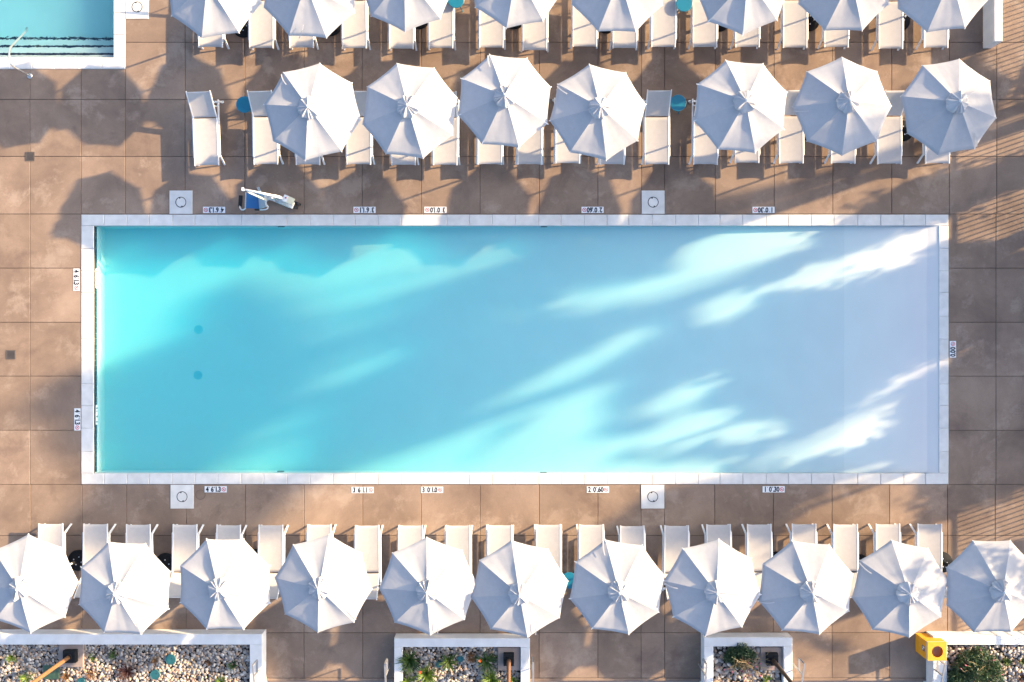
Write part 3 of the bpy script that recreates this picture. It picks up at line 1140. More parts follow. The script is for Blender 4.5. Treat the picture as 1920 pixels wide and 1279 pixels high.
def lp(mb, name, mat, parent=lift, smooth=False):
    mb.v = [v - lo for v in mb.v]
    return mb.build(name, mat, parent, smooth)


seat = lp(MB().add([P(462, 362, .50), P(484, 363, .47), P(487, 392, .47), P(460.5, 391, .50), P(462, 362, .45), P(484, 363, .42), P(487, 392, .42), P(460.5, 391, .45)],
                   [(3, 2, 1, 0), (4, 5, 6, 7), (0, 1, 5, 4), (1, 2, 6, 5), (2, 3, 7, 6), (3, 0, 4, 7)]), 'seat', M['blue'])
lp(MB().bar(P(461, 361.5, .50), P(460, 391.5, .50), .03, .03), 'seat_edge', M['grey'], seat)
lp(MB().add([P(484, 363, .50), P(495, 362, .92), P(498, 388, .92), P(486, 392, .50), P(487, 363, .48), P(498, 362, .90), P(501, 388, .90), P(489, 392, .48)],
            [(0, 1, 2, 3), (7, 6, 5, 4), (0, 4, 5, 1), (1, 5, 6, 2), (2, 6, 7, 3), (3, 7, 4, 0)]), 'seat_back', M['grey'])
lp(MB().tube([P(460.5, 391, .40), P(456.5, 394, .33), P(452.5, 393.8, .25), P(450, 390.5, .18), P(449.4, 387, .14)], .018, 8), 'footrest_tube', M['white_metal'], smooth=True)
lp(MB().bar(P(451.6, 367, .14), P(450.2, 388, .14), .10, .03), 'footrest', M['black'])
lp(MB().tube([P(487, 394, .62), P(498, 393.5, .66), P(502, 391.5, .66), P(502.6, 388, .66), P(497, 380.5, .64)], .016, 8), 'armrest', M['white_metal'], smooth=True)
lp(MB().tube([P(478, 393.8, .60), P(487, 393.8, .62)], .026, 8), 'arm_pad', M['black'], smooth=True)
lp(MB().tube([P(456.5, 355.8, 1.62), P(487, 362, 1.50), P(513, 367.5, 1.40)], .030, 10), 'boom', M['white_metal'], smooth=True)
lp(MB().box(*[q for q in (P(454, 358, 1.62).x, P(457.5, 358, 1.62).x, P(456, 358.6, 1.62).y, P(456, 352.6, 1.62).y)], 1.57, 1.67), 'boom_end', M['white_metal'])
lp(MB().bar(P(464, 360, 1.30), P(500, 376, 1.05), .045, .045), 'lower_link', M['cream'])
lp(MB().bar(P(513, 367.5, 1.38), P(527, 371, 1.20), .07, .05), 'actuator', M['grey'])
lp(MB().tube([P(505, 371, 1.25), P(521, 375, 1.0)], .022, 8), 'actuator_rod', M['chrome'], smooth=True)
lp(MB().bar(P(521, 374.5, .80), P(547, 385.5, .55), .17, .30), 'mast_body', M['grey'])
bat = lp(MB().bar(P(533, 371.5, .98), P(550, 379, .95), .17, .16), 'battery_case', M['cream'])
lp(MB().bar(P(532, 371.5, .985), P(540, 375, .975), .175, .165), 'control_panel', M['white_metal'], bat)
lp(MB().lathe([(0.022, 1.06), (0.022, 1.075)], 12, tuple(P(536, 371.5, 1.06)[:2])), 'stop_button', M['red'], bat)
lp(MB().bar(P(484, 352, .10), P(489, 364, .10), .06, .06), 'outrigger', M['grey'])
lp(MB().bar(P(489, 366, .08), P(548, 385, .10), .12, .06), 'chassis', M['grey'])
lp(MB().bar(P(490, 384, .08), P(505, 372, .08), .06, .05), 'chassis_strut', M['grey'])
lp(MB().bar(P(523, 370, 1.22), P(530, 372.5, 1.22), .05, .05), 'bracket', M['white_metal'])
for k, (dx, dy) in enumerate(((0, 0), (-3.5, 8))):
    wh = MB()
    c = P(556.5 + dx, 385.5 + dy * 0.0, 0.11)
    axis = Vector((0.35, 0.94, 0)).normalized()
    off = axis * (-0.055 if k else 0.045)
    ringp = []
    for j in range(18):
        a = 2 * PIR * j / 18
        d = Vector((axis.y, -axis.x, 0)) * math.cos(a) * 0.10 + Vector((0, 0, 1)) * math.sin(a) * 0.10
        ringp.append(d)
    A = [c + off + d + axis * .035 for d in ringp]
    B = [c + off + d - axis * .035 for d in ringp]
    wh.add(A + B, [tuple(range(18)), tuple(reversed(range(18, 36)))] + [(j, 18 + j, 18 + (j + 1) % 18, (j + 1) % 18) for j in range(18)])
    lp(wh, 'wheel', M['black'])

# ------------------------------------------------------------------ planters along the bottom
PH = 0.36      # wall height
PTOP = PH


def planter(px0, px1, py0, t_l, t_t, t_r, label, depth_px=160):
    """px of wall-top outer edges; only the top side and ends are in view"""
    a, b = P(px0, py0, PH), P(px1, py0, PH)
    y1 = a.y
    y0 = P(0, py0 + depth_px, PH).y
    k = (H - PH) / H / S
    tl, tt, tr = t_l * k, t_t * k, t_r * k
    t = empty('planter', ((a.x + b.x) / 2, (y0 + y1) / 2, 0))
    tag(t, label, 'planter', 'white pebble planters')
    c = t.location
    xa, xb, ya, yb = a.x - c.x, b.x - c.x, y0 - c.y, y1 - c.y
    zf = -0.54
    for nm, bx in (('wall', (xa, xb, yb - tt, yb)), ('wall', (xa, xa + tl, ya + .2, yb - tt - .002)), ('wall', (xb - tr, xb, ya + .2, yb - tt - .002)), ('wall', (xa, xb, ya, ya + .198))):
        MB().box(bx[0], bx[1], bx[2], bx[3], zf, PH, 0.012).build(nm, M['white_stucco'], t)
    MB().box(xa + tl, xb - tr, ya + .2, yb - tt, -0.2, PH - 0.16).build('soil', M['soil'], t)
    return (xa + tl + c.x, xb - tr + c.x, ya + .2 + c.y, yb - tt + c.y)


PL = [planter(-420, 491.5, 1189.5, 22, 20, 23.5, 'long white planter of pebbles at lower left with small grasses'),
      planter(739, 993.5, 1197.5, 15.5, 16.5, 17.5, 'white planter of pebbles and strappy green plants at bottom centre'),
      planter(1320, 1486, 1196, 17.5, 17, 17, 'small white planter with a twiggy shrub at lower right'),
      planter(1749.5, 2250, 1193, 26.5, 17, 20, 'white planter behind the yellow box holding a big sage shrub')]
ico = bmesh.new()
bmesh.ops.create_icosphere(ico, subdivisions=2, radius=1.0)
ico.verts.ensure_lookup_table()
ICO_V = [v.co.copy() for v in ico.verts]
ICO_F = [tuple(v.index for v in f.verts) for f in ico.faces]
ico.free()
TINTS = [(.30, .29, .285), (.25, .25, .255), (.20, .205, .22), (.36, .325, .285), (.30, .225, .17), (.15, .15, .165), (.44, .42, .40), (.24, .19, .165), (.33, .295, .25), (.11, .105, .105)]


def pebbles(rect, size, label, seed, lim):
    g = random.Random(seed)
    x0, x1, y0, y1 = rect
    x0, x1, y0, y1 = max(x0, lim[0]), min(x1, lim[1]), max(y0, lim[2]), y1
    v, f, tint = [], [], []
    sp = size * 1.72
    for layer in range(2):
        ny = int((y1 - y0) / sp / .87) + 1
        nx = int((x1 - x0) / sp) + 1
        for j in range(ny):
            for i in range(nx):
                r = size * g.uniform(.62, 1.18)
                x = x0 + (i + .5 * (j % 2) + g.uniform(-.32, .32) + .5 * layer) * sp
                y = y0 + (j * .87 + g.uniform(-.3, .3) + .45 * layer) * sp
                if not (x0 + r * .8 < x < x1 - r * .8 and y0 + r * .8 < y < y1 - r * .8):
                    continue
                if layer == 1 and g.random() < .45:
                    continue
                z = PH - 0.15 + layer * 0.028 + g.uniform(-.012, .012)
                ex = Vector((r * g.uniform(.95, 1.3), r * g.uniform(.7, .95), r * g.uniform(.42, .6)))
                rot = Matrix.Rotation(g.uniform(0, 6.28), 3, 'Z') @ Matrix.Rotation(g.uniform(-.35, .35), 3, 'X')
                b = len(v)
                c = Vector((x, y, z))
                for q in ICO_V:
                    v.append(rot @ Vector((q.x * ex.x, q.y * ex.y, q.z * ex.z)) + c)
                f += [(a + b, bb + b, cc + b) for (a, bb, cc) in ICO_F]
                tc = g.choice(TINTS)
                s = g.uniform(1.0, 1.4)
                tint += [(tc[0] * s * 1.12, tc[1] * s * 1.03, tc[2] * s * .94, 1.0)] * len(ICO_V)
    me = mesh_data('pebble_mulch', v, f, M['pebble'], True)
    at = me.color_attributes.new('tint', 'FLOAT_COLOR', 'POINT')
    at.data.foreach_set('color', [c for q in tint for c in q])
    tag(obj('pebble_mulch', me), label, 'pebbles', kind='stuff')


LIM = (-15.5, 15.5, -10.6)
pebbles(PL[0], 0.047, 'grey and cream river pebbles filling the long left planter', 1, LIM)
pebbles(PL[1], 0.050, 'grey and cream river pebbles in the bottom centre planter', 2, LIM)
pebbles(PL[2], 0.062, 'grey river pebbles in the small planter with twiggy shrub', 3, LIM)
pebbles(PL[3], 0.062, 'grey river pebbles around the sage shrub at lower right', 4, LIM)
PZ = PH - 0.12

# poles on concrete pads
def pole(pad, base, mat, label, top=3.4):
    x0, x1, y0, y1 = pad
    zp = PH - 0.06
    A, B = P(x0, y1, zp), P(x1, y0, zp)
    bx = ((base[0] + base[1]) / 2, (base[2] + base[3]) / 2)
    c = P(bx[0], bx[1], zp + .14)
    t = empty('wooden_pole', (c.x, c.y, zp))
    tag(t, label, 'pole', 'wooden poles on concrete pads')
    MB().box(A.x - c.x, B.x - c.x, A.y - c.y, B.y - c.y, -0.3, 0.0, 0.01).build('concrete_pad', M['pad'], t)
    w = (base[1] - base[0]) / S / 2 * 0.97
    h = (base[3] - base[2]) / S / 2 * 0.97
    b = MB().box(-w, w, -h, h, 0.002, 0.14, 0.015)
    o = b.build('shoe', M['dark'], t)
    MB().ring(0.062, 0.085, 0.141, 0.19, 16).build('collar', M['dark'], o)
    MB().tube([(0, 0, .05), (0, 0, .7), (0.0, 0.0, top * .6), (0, 0, top)], .058, 14, .045).build('shaft', mat, t, True)


pole((110, 156, 1207.5, 1252), (117, 141, 1221, 1244.5), M['wood_tan'], 'tan wooden pole on a concrete pad in the long left planter')
pole((933, 975.5, 1215.5, 1258), (944, 964, 1227, 1250), M['wood_mid'], 'brown wooden pole on a concrete pad in the centre planter')
pole((1426, 1469, 1214.5, 1258), (1438.5, 1460, 1227, 1249.5), M['wood_dark'], 'dark brown wooden pole on a pad beside the twiggy shrub')

# round valve lids in the pebbles
def valve(px, py, r, mat, label, square=None):
    z = PZ + 0.02
    t = empty('valve_lid', P(px, py, z))
    tag(t, label, 'valve lid', 'irrigation lids among the pebbles')
    if square:
        MB().box(-square[0], square[0], -square[1], square[1], -.06, .012, .01).build('cover', mat, t)
        MB().box(-.03, .03, -.012, .012, .0125, .02).build('latch', M['ink'], t)
    else:
        MB().lathe([(r, -.05), (r, .004), (r * .93, .014), (r * .9, .010), (r * .2, .010)], 28).build('cover', mat, t)
        MB().lathe([(.014, .0105), (.014, .013)], 10, (.03, .03)).build('latch', M['ink'], t)


valve(320, 1237, .145, M['lid'], 'larger round dark teal valve lid among the left planter pebbles')
valve(291, 1265.5, .135, M['lid'], 'round teal valve lid nearest the photo bottom right of maroon grass')
valve(152, 1279, .115, M['lid'], 'teal valve lid cut by the bottom edge right of the tan pole')
valve(96, 1261, .1, M['lid_green'], 'dark green square valve box under the tan pole', (.22, .19))
valve(823, 1246.5, .085, M['lid'], 'small teal lid in the centre planter left of middle clump')
valve(863, 1236.5, .085, M['lid'], 'small teal lid in the centre planter beside the rusty sedge')


# ------------------------------------------------------------------ planter plants
def blade(mb, base, az, L, lean, w, droop, g, seg=5):
    pts = []
    d = Vector((math.cos(az), math.sin(az), 0))
    p = Vector(base)
    ang = lean
    for i in range(seg + 1):
        pts.append(p.copy())
        p = p + (d * math.sin(ang) + Vector((0, 0, 1)) * math.cos(ang)) * (L / seg)
        ang += droop / seg
    s = Vector((-d.y, d.x, 0))
    v = []
    for i, q in enumerate(pts):
        u = i / seg
        ww = w * (0.6 + 0.8 * u if u < .4 else 0.92 * (1 - ((u - .4) / .6) ** 1.6) + .02)
        v += [q - s * ww / 2 + Vector((0, 0, .12 * ww)), q - Vector((0, 0, .10 * ww)), q + s * ww / 2 + Vector((0, 0, .12 * ww))]
    f = []
    for i in range(seg):
        a = i * 3
        f += [(a, a + 1, a + 4, a + 3), (a + 1, a + 2, a + 5, a + 4)]
    mb.add(v, f)


def strappy(px, py, n, L, w, mat, label, seed, flowers=0, name='strappy_plant', cat='plant', lean=(0.25, 1.1), droop=(.5, 1.2)):
    g = random.Random(seed)
    t = empty(name, P(px, py, PZ))
    tag(t, label, cat)
    mb = MB()
    for k in range(n):
        az = g.uniform(0, 6.28)
        r = g.uniform(0, .05)
        blade(mb, (r * math.cos(az), r * math.sin(az), 0), az + g.uniform(-.3, .3), L * g.uniform(.6, 1.1), g.uniform(*lean), w * g.uniform(.7, 1.2), g.uniform(*droop), g)
    mb.build('foliage', mat, t)
    for k in range(flowers):
        az = g.uniform(2.2, 4.4)
        h = L * g.uniform(.6, .8)
        tip = Vector((math.cos(az) * L * .5, math.sin(az) * L * .45, h))
        st = MB().tube([(0, 0, 0), tip * .6 + Vector((0, 0, .05)), tip], .008, 6).build('flower_stalk', M['strap'], t)
        fl = MB()
        for q in range(12):
            blade(fl, tip, q * .53 + g.uniform(-.2, .2), .05, g.uniform(.3, 1.2), .022, .5, g, 2)
        fl.build('flower_head', M['orange'], st)
    return t


strappy(768, 1237, 95, .42, .030, M['strap'], 'dark green strappy clump in the corner of the centre planter', 11, 0)
strappy(842, 1239, 80, .36, .026, M['strap'], 'dark green strappy clump in the middle of the centre planter', 12, 0)
strappy(912, 1238, 80, .38, .026, M['strap'], 'strappy clump with one orange flower left of the brown pole', 13, 1)
strappy(800, 1262, 90, .40, .028, M['lime'], 'sunlit strappy clump with orange flowers in the centre planter', 14, 3)
strappy(921, 1272, 90, .40, .028, M['lime'], 'sunlit strappy clump below the brown pole pad', 15, 0)
strappy(768, 1278, 50, .28, .028, M['lime'], 'lime strappy clump cut by the bottom edge at centre planter left', 16, 0)
strappy(964, 1276, 40, .22, .024, M['strap'], 'small clump with orange flower right of the brown pole', 17, 1)
strappy(884, 1233, 90, .18, .012, M['rust'], 'rusty brown sedge tuft in the centre planter', 18, 0, 'sedge_tuft')
strappy(240, 1259, 110, .36, .013, M['maroon'], 'spiky maroon grass among the left planter pebbles', 19, 0, 'maroon_grass', lean=(.4, 1.25), droop=(.2, .6))
strappy(24, 1233, 40, .20, .018, M['lime'], 'small lime tuft at the far left of the long planter', 20, 0)
strappy(52, 1270, 45, .26, .022, M['lime'], 'lime green tuft left of the tan pole', 21, 0)
strappy(214, 1227, 60, .16, .016, M['strap'], 'low dark green tuft above the maroon grass', 22, 0)
strappy(175, 1231, 40, .14, .014, M['strap'], 'low green tuft right of the tan pole pad', 23, 0)
strappy(437, 1246, 60, .17, .016, M['strap'], 'low dark green tuft near the right end of the left planter', 24, 0)
strappy(415, 1277, 50, .20, .018, M['lime'], 'yellow green tuft cut by the bottom edge near left planter end', 25, 0)
strappy(292, 1237, 55, .13, .012, M['rust'], 'small rusty tuft left of the larger teal valve lid', 26, 0, 'sedge_tuft')
strappy(393, 1243, 45, .11, .014, M['rust'], 'small reddish tuft right of the larger teal valve lid', 27, 0, 'sedge_tuft')
strappy(125, 1268, 60, .15, .014, M['rust'], 'straw tuft just below the tan pole pad', 28, 0, 'sedge_tuft')
strappy(172, 1265, 60, .17, .014, M['rust'], 'golden tuft between tan pole and maroon grass', 29, 0, 'sedge_tuft')
strappy(1438, 1276, 40, .20, .020, M['lime'], 'lime tuft cut by the bottom edge near the dark pole', 30, 0)
strappy(1887, 1240, 80, .15, .020, M['strap'], 'round dark green tuft right of the sage shrub', 31, 0)
strappy(1917, 1241, 50, .13, .018, M['strap'], 'dark tuft at the right edge beside pebbles', 32, 0)
strappy(1915, 1272, 70, .18, .014, M['maroon'], 'dark maroon tuft at the lower right corner', 33, 0, 'maroon_grass')


def leaf_cloud(mb, c, r, n, lw, ll, g, flat=1.0):
    c = Vector(c)
    for _ in range(n):
        while True:
            q = Vector((g.uniform(-1, 1), g.uniform(-1, 1), g.uniform(-1, 1)))
            if q.length <= 1:
                break
        q = Vector((q.x * r, q.y * r, q.z * r * flat)) + c
        a = Vector((g.gauss(0, 1), g.gauss(0, 1), g.gauss(0, 1))).normalized()
        b = a.cross(Vector((g.gauss(0, 1), g.gauss(0, 1), g.gauss(0, 1)))).normalized()
        s = g.uniform(.7, 1.25)
        a = a * ll * s / 2
        b = b * lw * s / 2
        mb.add([q - a, q - a * .1 + b, q + a, q - a * .1 - b], [(0, 1, 2, 3)])


def shrub(px, py, lobes, mat, label, seed, twigs, leaves, tsp):
    g = random.Random(seed)
    t = empty('shrub', P(px, py, PZ))
    tag(t, label, 'shrub')
    mb = MB()
    o = t.location
    for (lx, ly, lr) in lobes:
        c = P(lx, ly, PZ + lr * .6) - o
        leaf_cloud(mb, c, lr, int(leaves * lr * lr * 420), .026, .10, g, .7)
    mb.build('foliage', mat, t)
    for k in range(twigs):
        az = g.uniform(*tsp[0])
        L = g.uniform(*tsp[1])
        st = Vector((g.uniform(-.2, .2), g.uniform(-.15, .15), g.uniform(.15, .3)))
        d = Vector((math.cos(az), math.sin(az), g.uniform(.05, .5))).normalized()
        pts = [st]
        for i in range(5):
            d = (d + Vector((g.uniform(-.35, .35), g.uniform(-.35, .35), g.uniform(-.2, .15)))).normalized()
            pts.append(pts[-1] + d * L / 5)
        tw = MB().tube(pts, .0085, 5, .004)
        for i in (2, 3, 4):
            dd = (d + Vector((g.uniform(-1, 1), g.uniform(-1, 1), .2))).normalized()
            tw.tube([pts[i], pts[i] + dd * g.uniform(.05, .14)], .005, 4, .003)
        o2 = tw.build('twig', M['twig'], t)
        if g.random() < .55:
            bd = MB().tube([pts[-1], pts[-1] + d * .05], .012, 6, .006)
            bd.build('bud', M['pink'], o2)
    return t


shrub(1388, 1232, [(1375, 1228, .22), (1392, 1222, .24), (1405, 1230, .20), (1382, 1242, .20), (1398, 1243, .17), (1366, 1234, .15)], M['sage'],
      'green shrub with straw coloured flowering twigs in the small planter', 41, 34, 22, ((3.2, 6.6), (.3, .75)))
shrub(1830, 1250, [(1815, 1240, .30), (1838, 1232, .28), (1858, 1245, .26), (1800, 1256, .25), (1830, 1262, .35), (1860, 1270, .32), (1795, 1275, .28), (1872, 1258, .18)], M['sage'],
      'wide sage green shrub with pale stems at lower right', 42, 30, 20, ((0, 6.28), (.3, .7)))

# ------------------------------------------------------------------ yellow box bin
BZ = 0.66
a, b = P(1739.5, 1239.2, BZ), P(1775, 1204.5, BZ)
bc = Vector(((a.x + b.x) / 2, (a.y + b.y) / 2, 0))
binr = empty('box_bin', (bc.x, bc.y, 0.0))
tag(binr, 'yellow cardboard bin with round hole in its top beside the planter', 'bin')
hw, hh = (b.x - a.x) / 2, (b.y - a.y) / 2
bx = MB()
e = 0.005
n = 28
rr = 0.150
bx.box(-hw, hw, -hh, -hh + e, 0.005, BZ).box(-hw, hw, hh - e, hh, 0.005, BZ).box(-hw, -hw + e, -hh + e, hh - e, 0.005, BZ).box(hw - e, hw, -hh + e, hh - e, 0.005, BZ)
bx.box(-hw + e, hw - e, -hh + e, hh - e, 0.005, 0.012)
bx.build('body', M['yellow'], binr)
# lid with a round hole
v, f = [], []
for k in range(n):
    an = 2 * PIR * (k + .5) / n
    v.append((rr * math.cos(an) + .005, rr * math.sin(an) - .01, BZ + .004))
for k in range(n):
    an = 2 * PIR * (k + .5) / n
    m_ = max(abs(math.cos(an)), abs(math.sin(an)))
    v.append((hw * math.cos(an) / m_, hh * math.sin(an) / m_, BZ + .004))
for k in range(n):
    k2 = (k + 1) % n
    f.append((k, n + k, n + k2, k2))
v2 = [(p[0], p[1], BZ - .001) for p in v]
f2 = [tuple(i + 2 * n for i in reversed(q)) for q in f]
f3 = [(k, (k + 1) % n, 2 * n + (k + 1) % n, 2 * n + k) for k in range(n)]
MB().add(v + v2, f + f2 + f3).build('lid', M['yellow'], binr)
MB().box(-hw - .002, -hw - .0005, -hh, hh, BZ - .07, BZ - .012).build('edge_tape', M['tape'], binr)
MB().box(-hw, hw, hh + .0005, hh + .002, BZ - .05, BZ - .012).build('edge_tape', M['tape'], binr)
pt = MB().box(-hw - .003, -hw - .0008, -.07, .07, BZ - .30, BZ - .15).build('printed_panel', M['print'], binr)
MB().box(-hw - .0045, -hw - .0032, -.05, -.01, BZ - .28, BZ - .22).build('print_mark', M['white_tile'], pt)
MB().box(-hw - .0045, -hw - .0032, .005, .05, BZ - .25, BZ - .17).build('print_mark', M['white_tile'], pt)

# ------------------------------------------------------------------ stair handrails
def handrail(px, py, label):
    """px,py: upper end of the top rail"""
    zt, zl = 0.87, 0.50
    top = P(px, py, zt)
    t = empty('stair_handrail', (top.x, top.y, 0))
    tag(t, label, 'handrail', 'stair handrails between the planters')
    MB().bar((0, 0, zt), (0, -1.6, zt - .45), .045, .018).build('top_rail', M['steel'], t)
    MB().bar((0, 0.008, zt + .009), (0, 0.008, zl - .009), .045, .018, (0, 1, 0)).build('end_bar', M['steel'], t)
    MB().bar((0, 0.0, zl), (0, -0.33, zl), .045, .018).build('return_rail', M['steel'], t)
    MB().bar((0, -0.33, zt - .10), (0, -0.33, 0.0), .045, .03, (0, 1, 0)).build('post', M['steel'], t)


for (x, y, lb) in ((473.5, 1249, 'steel stair handrail against the right end of the long left planter'), (721.5, 1247, 'steel stair handrail just left of the centre planter'),
                   (1000, 1244, 'steel stair handrail just right of the centre planter'), (1325, 1247, 'steel stair handrail on the left of the small planter'),
                   (1508, 1246, 'steel stair handrail standing in sun right of the small planter'), (1772, 1247, 'steel stair handrail below the yellow bin')):
    handrail(x, y, lb)

# ------------------------------------------------------------------ low white wall, upper right
A, B = P(1864.5, 78, .52), P(1880, 78, .52)
t = MB().box(A.x, B.x, A.y, A.y + 5, -0.02, .52, .01)
tag(t.build('low_wall', M['white_stucco']), 'low white stucco wall end at the upper right corner', 'wall')

# ------------------------------------------------------------------ fence beyond the right edge
FX = 15.2
fence = empty('picket_fence', (FX, 0, 0))
tag(fence, 'white metal picket fence along the right side of the deck', 'fence')
PK = MB().box(-.010, .010, -.012, .012, 0.02, 1.06).data('picket', M['fence'])
y = -11.0
while y < 14:
    obj('picket', PK, fence, (0, y, 0))
    y += 0.132
MB().box(-.03, .03, -11.1, 14, 1.062, 1.10).build('top_rail', M['fence'], fence)
MB().box(-.035, -.0105, -11.1, 14, 0.10, 0.14).build('bottom_rail', M['fence'], fence)

# ------------------------------------------------------------------ trees beyond the fence (crowns shaped so gaps let the sun streaks through)
KSH = 1.0 / math.tan(SUN_EL)
DV = Vector((math.cos(SUN_AZ), math.sin(SUN_AZ), 0))
NV = Vector((-math.sin(SUN_AZ), math.cos(SUN_AZ), 0))


_BB = {}


def inpoly(x, y, poly):
    k = id(poly)
    if k not in _BB:
        _BB[k] = (min(q[0] for q in poly), max(q[0] for q in poly), min(q[1] for q in poly), max(q[1] for q in poly))
    b = _BB[k]
    if x < b[0] or x > b[1] or y < b[2] or y > b[3]:
        return False
    c = False
    j = len(poly) - 1
    for i in range(len(poly)):
        xi, yi = poly[i]
        xj, yj = poly[j]
        if (yi > y) != (yj > y) and x < (xj - xi) * (y - yi) / (yj - yi) + xi:
            c = not c
        j = i
    return c


def z1(l):
    return [(150 + x / 2.259, 400 + y / 2.259) for x, y in l]


def z2(l):
    return [(850 + x / 2.259, 400 + y / 2.259) for x, y in l]


OPEN = [
    z1([(0, 50), (0, 645), (290, 625), (400, 545), (330, 440), (400, 380), (480, 310), (640, 300), (760, 350), (900, 430), (960, 470), (830, 570), (1050, 552), (1250, 485), (1400, 392), (1530, 372), (1660, 312), (1790, 235), (1740, 165), (1500, 50)]),
    z1([(900, 730), (1100, 605), (1290, 570), (1340, 635), (1200, 690), (1000, 770)]),
    z1([(580, 1070), (750, 900), (900, 838), (945, 850), (885, 1000), (860, 1110), (600, 1110)]),
    z1([(1190, 1090), (1500, 955), (1790, 855), (1815, 870), (1700, 960), (1540, 1110)]),
    z2([(40, 1100), (330, 895), (560, 735), (690, 695), (695, 740), (605, 850), (575, 950), (610, 1055), (730, 1080), (1100, 1080), (1100, 1130), (40, 1130)]),
    z2([(110, 812), (390, 662), (690, 505), (800, 462), (830, 520), (650, 630), (450, 742), (280, 800)]),
    z2([(990, 60), (1640, 40), (1450, 152), (1250, 262), (1050, 332), (800, 392), (640, 412), (350, 432), (90, 470), (300, 358), (450, 338), (700, 328), (900, 278), (1000, 250), (930, 190)]),
    z2([(540, 180), (570, 135), (625, 150)]), z2([(600, 240), (700, 185), (730, 215)]),
    z2([(1345, 312), (1500, 238), (1700, 168), (1960, 70), (2060, 60), (1960, 200), (1780, 262), (1660, 292), (1450, 315)]),
    z2([(1655, 388), (1900, 283), (1980, 262), (1960, 300), (1750, 372)]),
    z2([(1010, 415), (1130, 348), (1255, 340), (1250, 402), (1180, 462), (1090, 482)]),
    z2([(1015, 655), (1090, 605), (1125, 612), (1060, 650)]), z2([(910, 525), (970, 492), (965, 545)]),
    z2([(805, 835), (960, 715), (1155, 685), (1110, 752), (960, 832), (850, 855)]),
    z2([(735, 965), (960, 878), (1200, 805), (1215, 850), (1000, 992), (760, 1003)]),
    z2([(1125, 953), (1230, 897), (1395, 885), (1370, 932), (1180, 973)]),
    z2([(1480, 962), (1660, 870), (1740, 790), (1920, 650), (2020, 590), (2100, 560), (2100, 640), (1950, 715), (1850, 770), (1900, 810), (1800, 880), (1890, 900), (1780, 960), (1650, 1000), (1450, 1060), (1250, 1095), (1200, 1090)]),
    [(-200, 700), (60, 790), (115, 850), (170, 940), (60, 1010), (-200, 1010)],
    [(480, 1040), (540, 930), (640, 875), (1270, 875), (1160, 972), (1040, 1000), (900, 1040)],
    [(1490, 965), (1630, 862), (1705, 862), (1705, 975), (1560, 1010)],
    [(1680, 1020), (1960, 905), (1960, 995), (1790, 1060)],
    [(1785, 268), (1960, 215), (1960, 275), (1800, 315)],
    [(1785, 415), (1878, 365), (1960, 340), (1960, 425), (1825, 455)],
    [(1860, 487), (1960, 440), (1960, 475)],
    [(1760, 650), (1860, 606), (1845, 640), (1781, 685), (1755, 700)],
]
DOMAIN = [(-60, 1015), (50, 800), (176, 650), (420, 520), (900, 545), (960, 485), (1255, 485), (1330, 445), (1560, 425), (1780, 335), (1965, 290), (1965, 1075), (1800, 1050), (1700, 1010), (1000, 1000), (500, 1010)]


def landing(px, py):
    """deck-level point whose sun ray reaches the spot seen at px,py"""
    inside = PI_[0] < px < PI_[1] and PI_[2] < py < PI_[3]
    z = (WL - depth_at(px)) if inside else 0.0
    p = P(px, py, z)
    return p - DV * (z * KSH) if False else p + DV * (-z * KSH)


trees = []
for i, (pp, ss) in enumerate([(1.55, 21.5), (-0.42, 20.6), (-1.85, 21.9), (-4.1, 20.8), (-7.0, 21.9), (-9.8, 21.0)]):
    trees.append({'p': pp, 's': ss, 'cl': [], 'far': False})
for i, (pp, ss) in enumerate([(1.4, 34.5), (-0.48, 33.0), (-1.85, 35.4), (-4.15, 33.6)]):
    trees.append({'p': pp, 's': ss, 'cl': [], 'far': True})
g = random.Random(23)
tries = 0
n_ok = 0
ca, sa = math.cos(SUN_AZ), math.sin(SUN_AZ)
while tries < 20000 and n_ok < 3200:
    tries += 1
    px, py = g.uniform(-60, 1965), g.uniform(290, 1080)
    if not inpoly(px, py, DOMAIN):
        continue
    r = g.choice([.26, .32, .40, .50]) if tries < 6500 else g.choice([.11, .14, .18])
    ok = True
    cl_ = 1.05 if px > 1400 else .90
    for (uu, vv_) in ((0, 0), (1, 0), (-1, 0), (0, 1), (0, -1), (.7, .7), (-.7, .7), (.7, -.7), (-.7, -.7), (.5, 0), (-.5, 0)):
        ax, bx_ = uu * (r * 2.98 * S * cl_ + 2), vv_ * (r * S * cl_)
        qx = px + ax * ca + bx_ * sa
        qy = py - ax * sa + bx_ * ca
        if any(inpoly(qx, qy, pol) for pol in OPEN):
            ok = False
            break
    if not ok:
        continue
    ld = landing(px, py)
    s_g, p_g = ld.dot(DV), ld.dot(NV)
    far = px + g.uniform(-60, 60) < 1330
    tr = min([t_ for t_ in trees if t_['far'] == far], key=lambda t_: abs(t_['p'] - p_g) + g.uniform(0, .5))
    s_c = tr['s'] + g.uniform(-1.6, 1.6) * (1.5 if far else 1)
    z = (s_c - s_g) / KSH
    if z < 0.5:
        continue
    tr['cl'].append((DV * s_c + NV * p_g + Vector((0, 0, z)), r))
    n_ok += 1
# extra sprays whose broken shade falls on the right-hand parasols of the lower row
for (px, py, n) in ((1340, 1170, 9), (1420, 1190, 9), (1230, 1190, 5), (1100, 1205, 4)):
    for _ in range(n):
        ld = P(px + g.uniform(-60, 60), py + g.uniform(-25, 25), 0)
        p_g = ld.dot(NV)
        tr = trees[5]
        s_c = tr['s'] - 3 + g.uniform(-.6, .6)
        tr['cl'].append((DV * s_c + NV * p_g + Vector((0, 0, (s_c - ld.dot(DV)) / KSH)), g.uniform(.10, .22)))

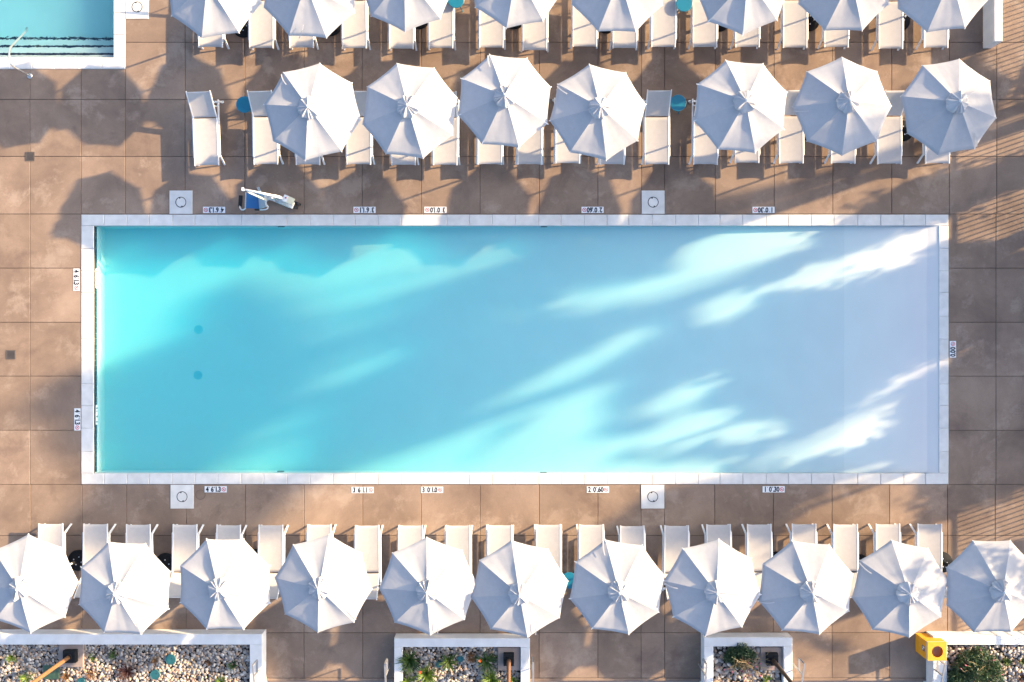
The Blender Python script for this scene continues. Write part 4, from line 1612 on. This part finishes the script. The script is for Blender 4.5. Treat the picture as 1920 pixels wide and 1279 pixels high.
TL = ['leafy tree just beyond the fence, %s from the top of the near row' % ORD[i] for i in range(6)] + ['tall leafy tree in the far row, %s from the top' % ORD[i] for i in range(4)]
for i, tr in enumerate(trees):
    c = DV * tr['s'] + NV * tr['p']
    t = empty('broadleaf_tree', (c.x, c.y, -0.03))
    tag(t, TL[i], 'tree', 'trees beyond the fence')
    zs_ = [q[0].z for q in tr['cl']] or [5]
    zt = max(zs_)
    MB().tube([(0, 0, 0), (g.uniform(-.1, .1), .05, zt * .3), (g.uniform(-.15, .15), -.05, zt * .6), (0, 0, zt * .92)], .16 if tr['far'] else .11, 10, .03).build('trunk', M['bark'], t, True)
    mb = MB()
    vs, fs = [], []
    for (q, r) in tr['cl']:
        nleaf = int(150 * (r / .35) ** 2 * .8) + 12
        b0 = len(vs)
        for _ in range(nleaf):
            k = Vector((g.gauss(0, .5), g.gauss(0, .5), g.gauss(0, .5))) * r + q - t.location
            a = Vector((g.gauss(0, 1), g.gauss(0, 1), g.gauss(0, 1))).normalized()
            b = a.cross(Vector((g.gauss(0, 1), g.gauss(0, 1), g.gauss(0, 1)))).normalized()
            s = g.uniform(.75, 1.3)
            a *= .075 * s
            b *= .042 * s
            n0 = len(vs)
            vs += [k - a, k - a * .1 + b, k + a, k - a * .1 - b]
            fs.append((n0, n0 + 1, n0 + 2, n0 + 3))
    obj('crown', mesh_data('crown', vs, fs, M['leaf']), t)
    for k, (q, r) in enumerate(tr['cl']):
        if k % 9 == 0:
            e_ = q - t.location
            s0 = Vector((0, 0, max(.4, e_.z * .62)))
            MB().tube([s0, (s0 + e_) / 2 + Vector((0, 0, .1)), e_], .035, 6, .010).build('limb', M['bark'], t)


def palm(base, hgt, nf, fl, label, seed, lean=(0, 0), fr=(0.2, 1.5)):
    g = random.Random(seed)
    t = empty('palm_tree', base)
    tag(t, label, 'palm', 'palms beyond the fence')
    top = Vector((lean[0], lean[1], hgt))
    pts = [Vector((0, 0, 0)), top * .33 + Vector((.04, 0, 0)), top * .66, top]
    MB().tube(pts, .17, 12, .12).build('trunk', M['bark'], t, True)
    for k in range(nf):
        az = k * 2.399 + g.uniform(-.2, .2)
        ang = g.uniform(*fr)
        p = top.copy()
        d2 = Vector((math.cos(az), math.sin(az), 0))
        sp = [p.copy()]
        L = fl * g.uniform(.8, 1.1)
        for i in range(10):
            p = p + (d2 * math.sin(ang) + Vector((0, 0, 1)) * math.cos(ang)) * L / 10
            ang += .13
            sp.append(p.copy())
        mb = MB().tube(sp, .016, 5, .006)
        s = Vector((-d2.y, d2.x, 0))
        for i in range(8, 60):
            u = i / 60
            x = u * 10
            j = min(9, int(x))
            q = sp[j].lerp(sp[j + 1], x - j)
            dd = (sp[j + 1] - sp[j]).normalized()
            ll = fl * .30 * math.sin(math.pi * (0.12 + .85 * u)) ** .7
            for sg in (-1, 1):
                e = q + (s * sg * .85 + dd * .6 + Vector((0, 0, -.25 + g.uniform(-.15, .15)))).normalized() * ll
                w = dd * .016
                mb.add([q - w, q + w, e], [(0, 1, 2)])
        mb.build('frond', M['leaf'], t)


def sunward(px, py, z):
    q = P(px, py, 0) + DV * (z * KSH)
    return Vector((q.x, q.y, -0.03))


palm(sunward(1070, 525, 5.9), 5.9, 18, 1.05, 'taller slender palm beyond the fence at upper right', 51)
palm(sunward(1872, 165, 2.3), 2.1, 18, 1.5, 'short palm beyond the fence at the upper right corner', 52, fr=(.3, 1.4))
palm(sunward(1715, 838, 2.6), 2.4, 14, 0.95, 'short palm beyond the fence beside the shallow end', 53)
palm(sunward(1480, 1190, 4.6), 4.4, 12, 1.3, 'palm beyond the fence at lower right', 54)
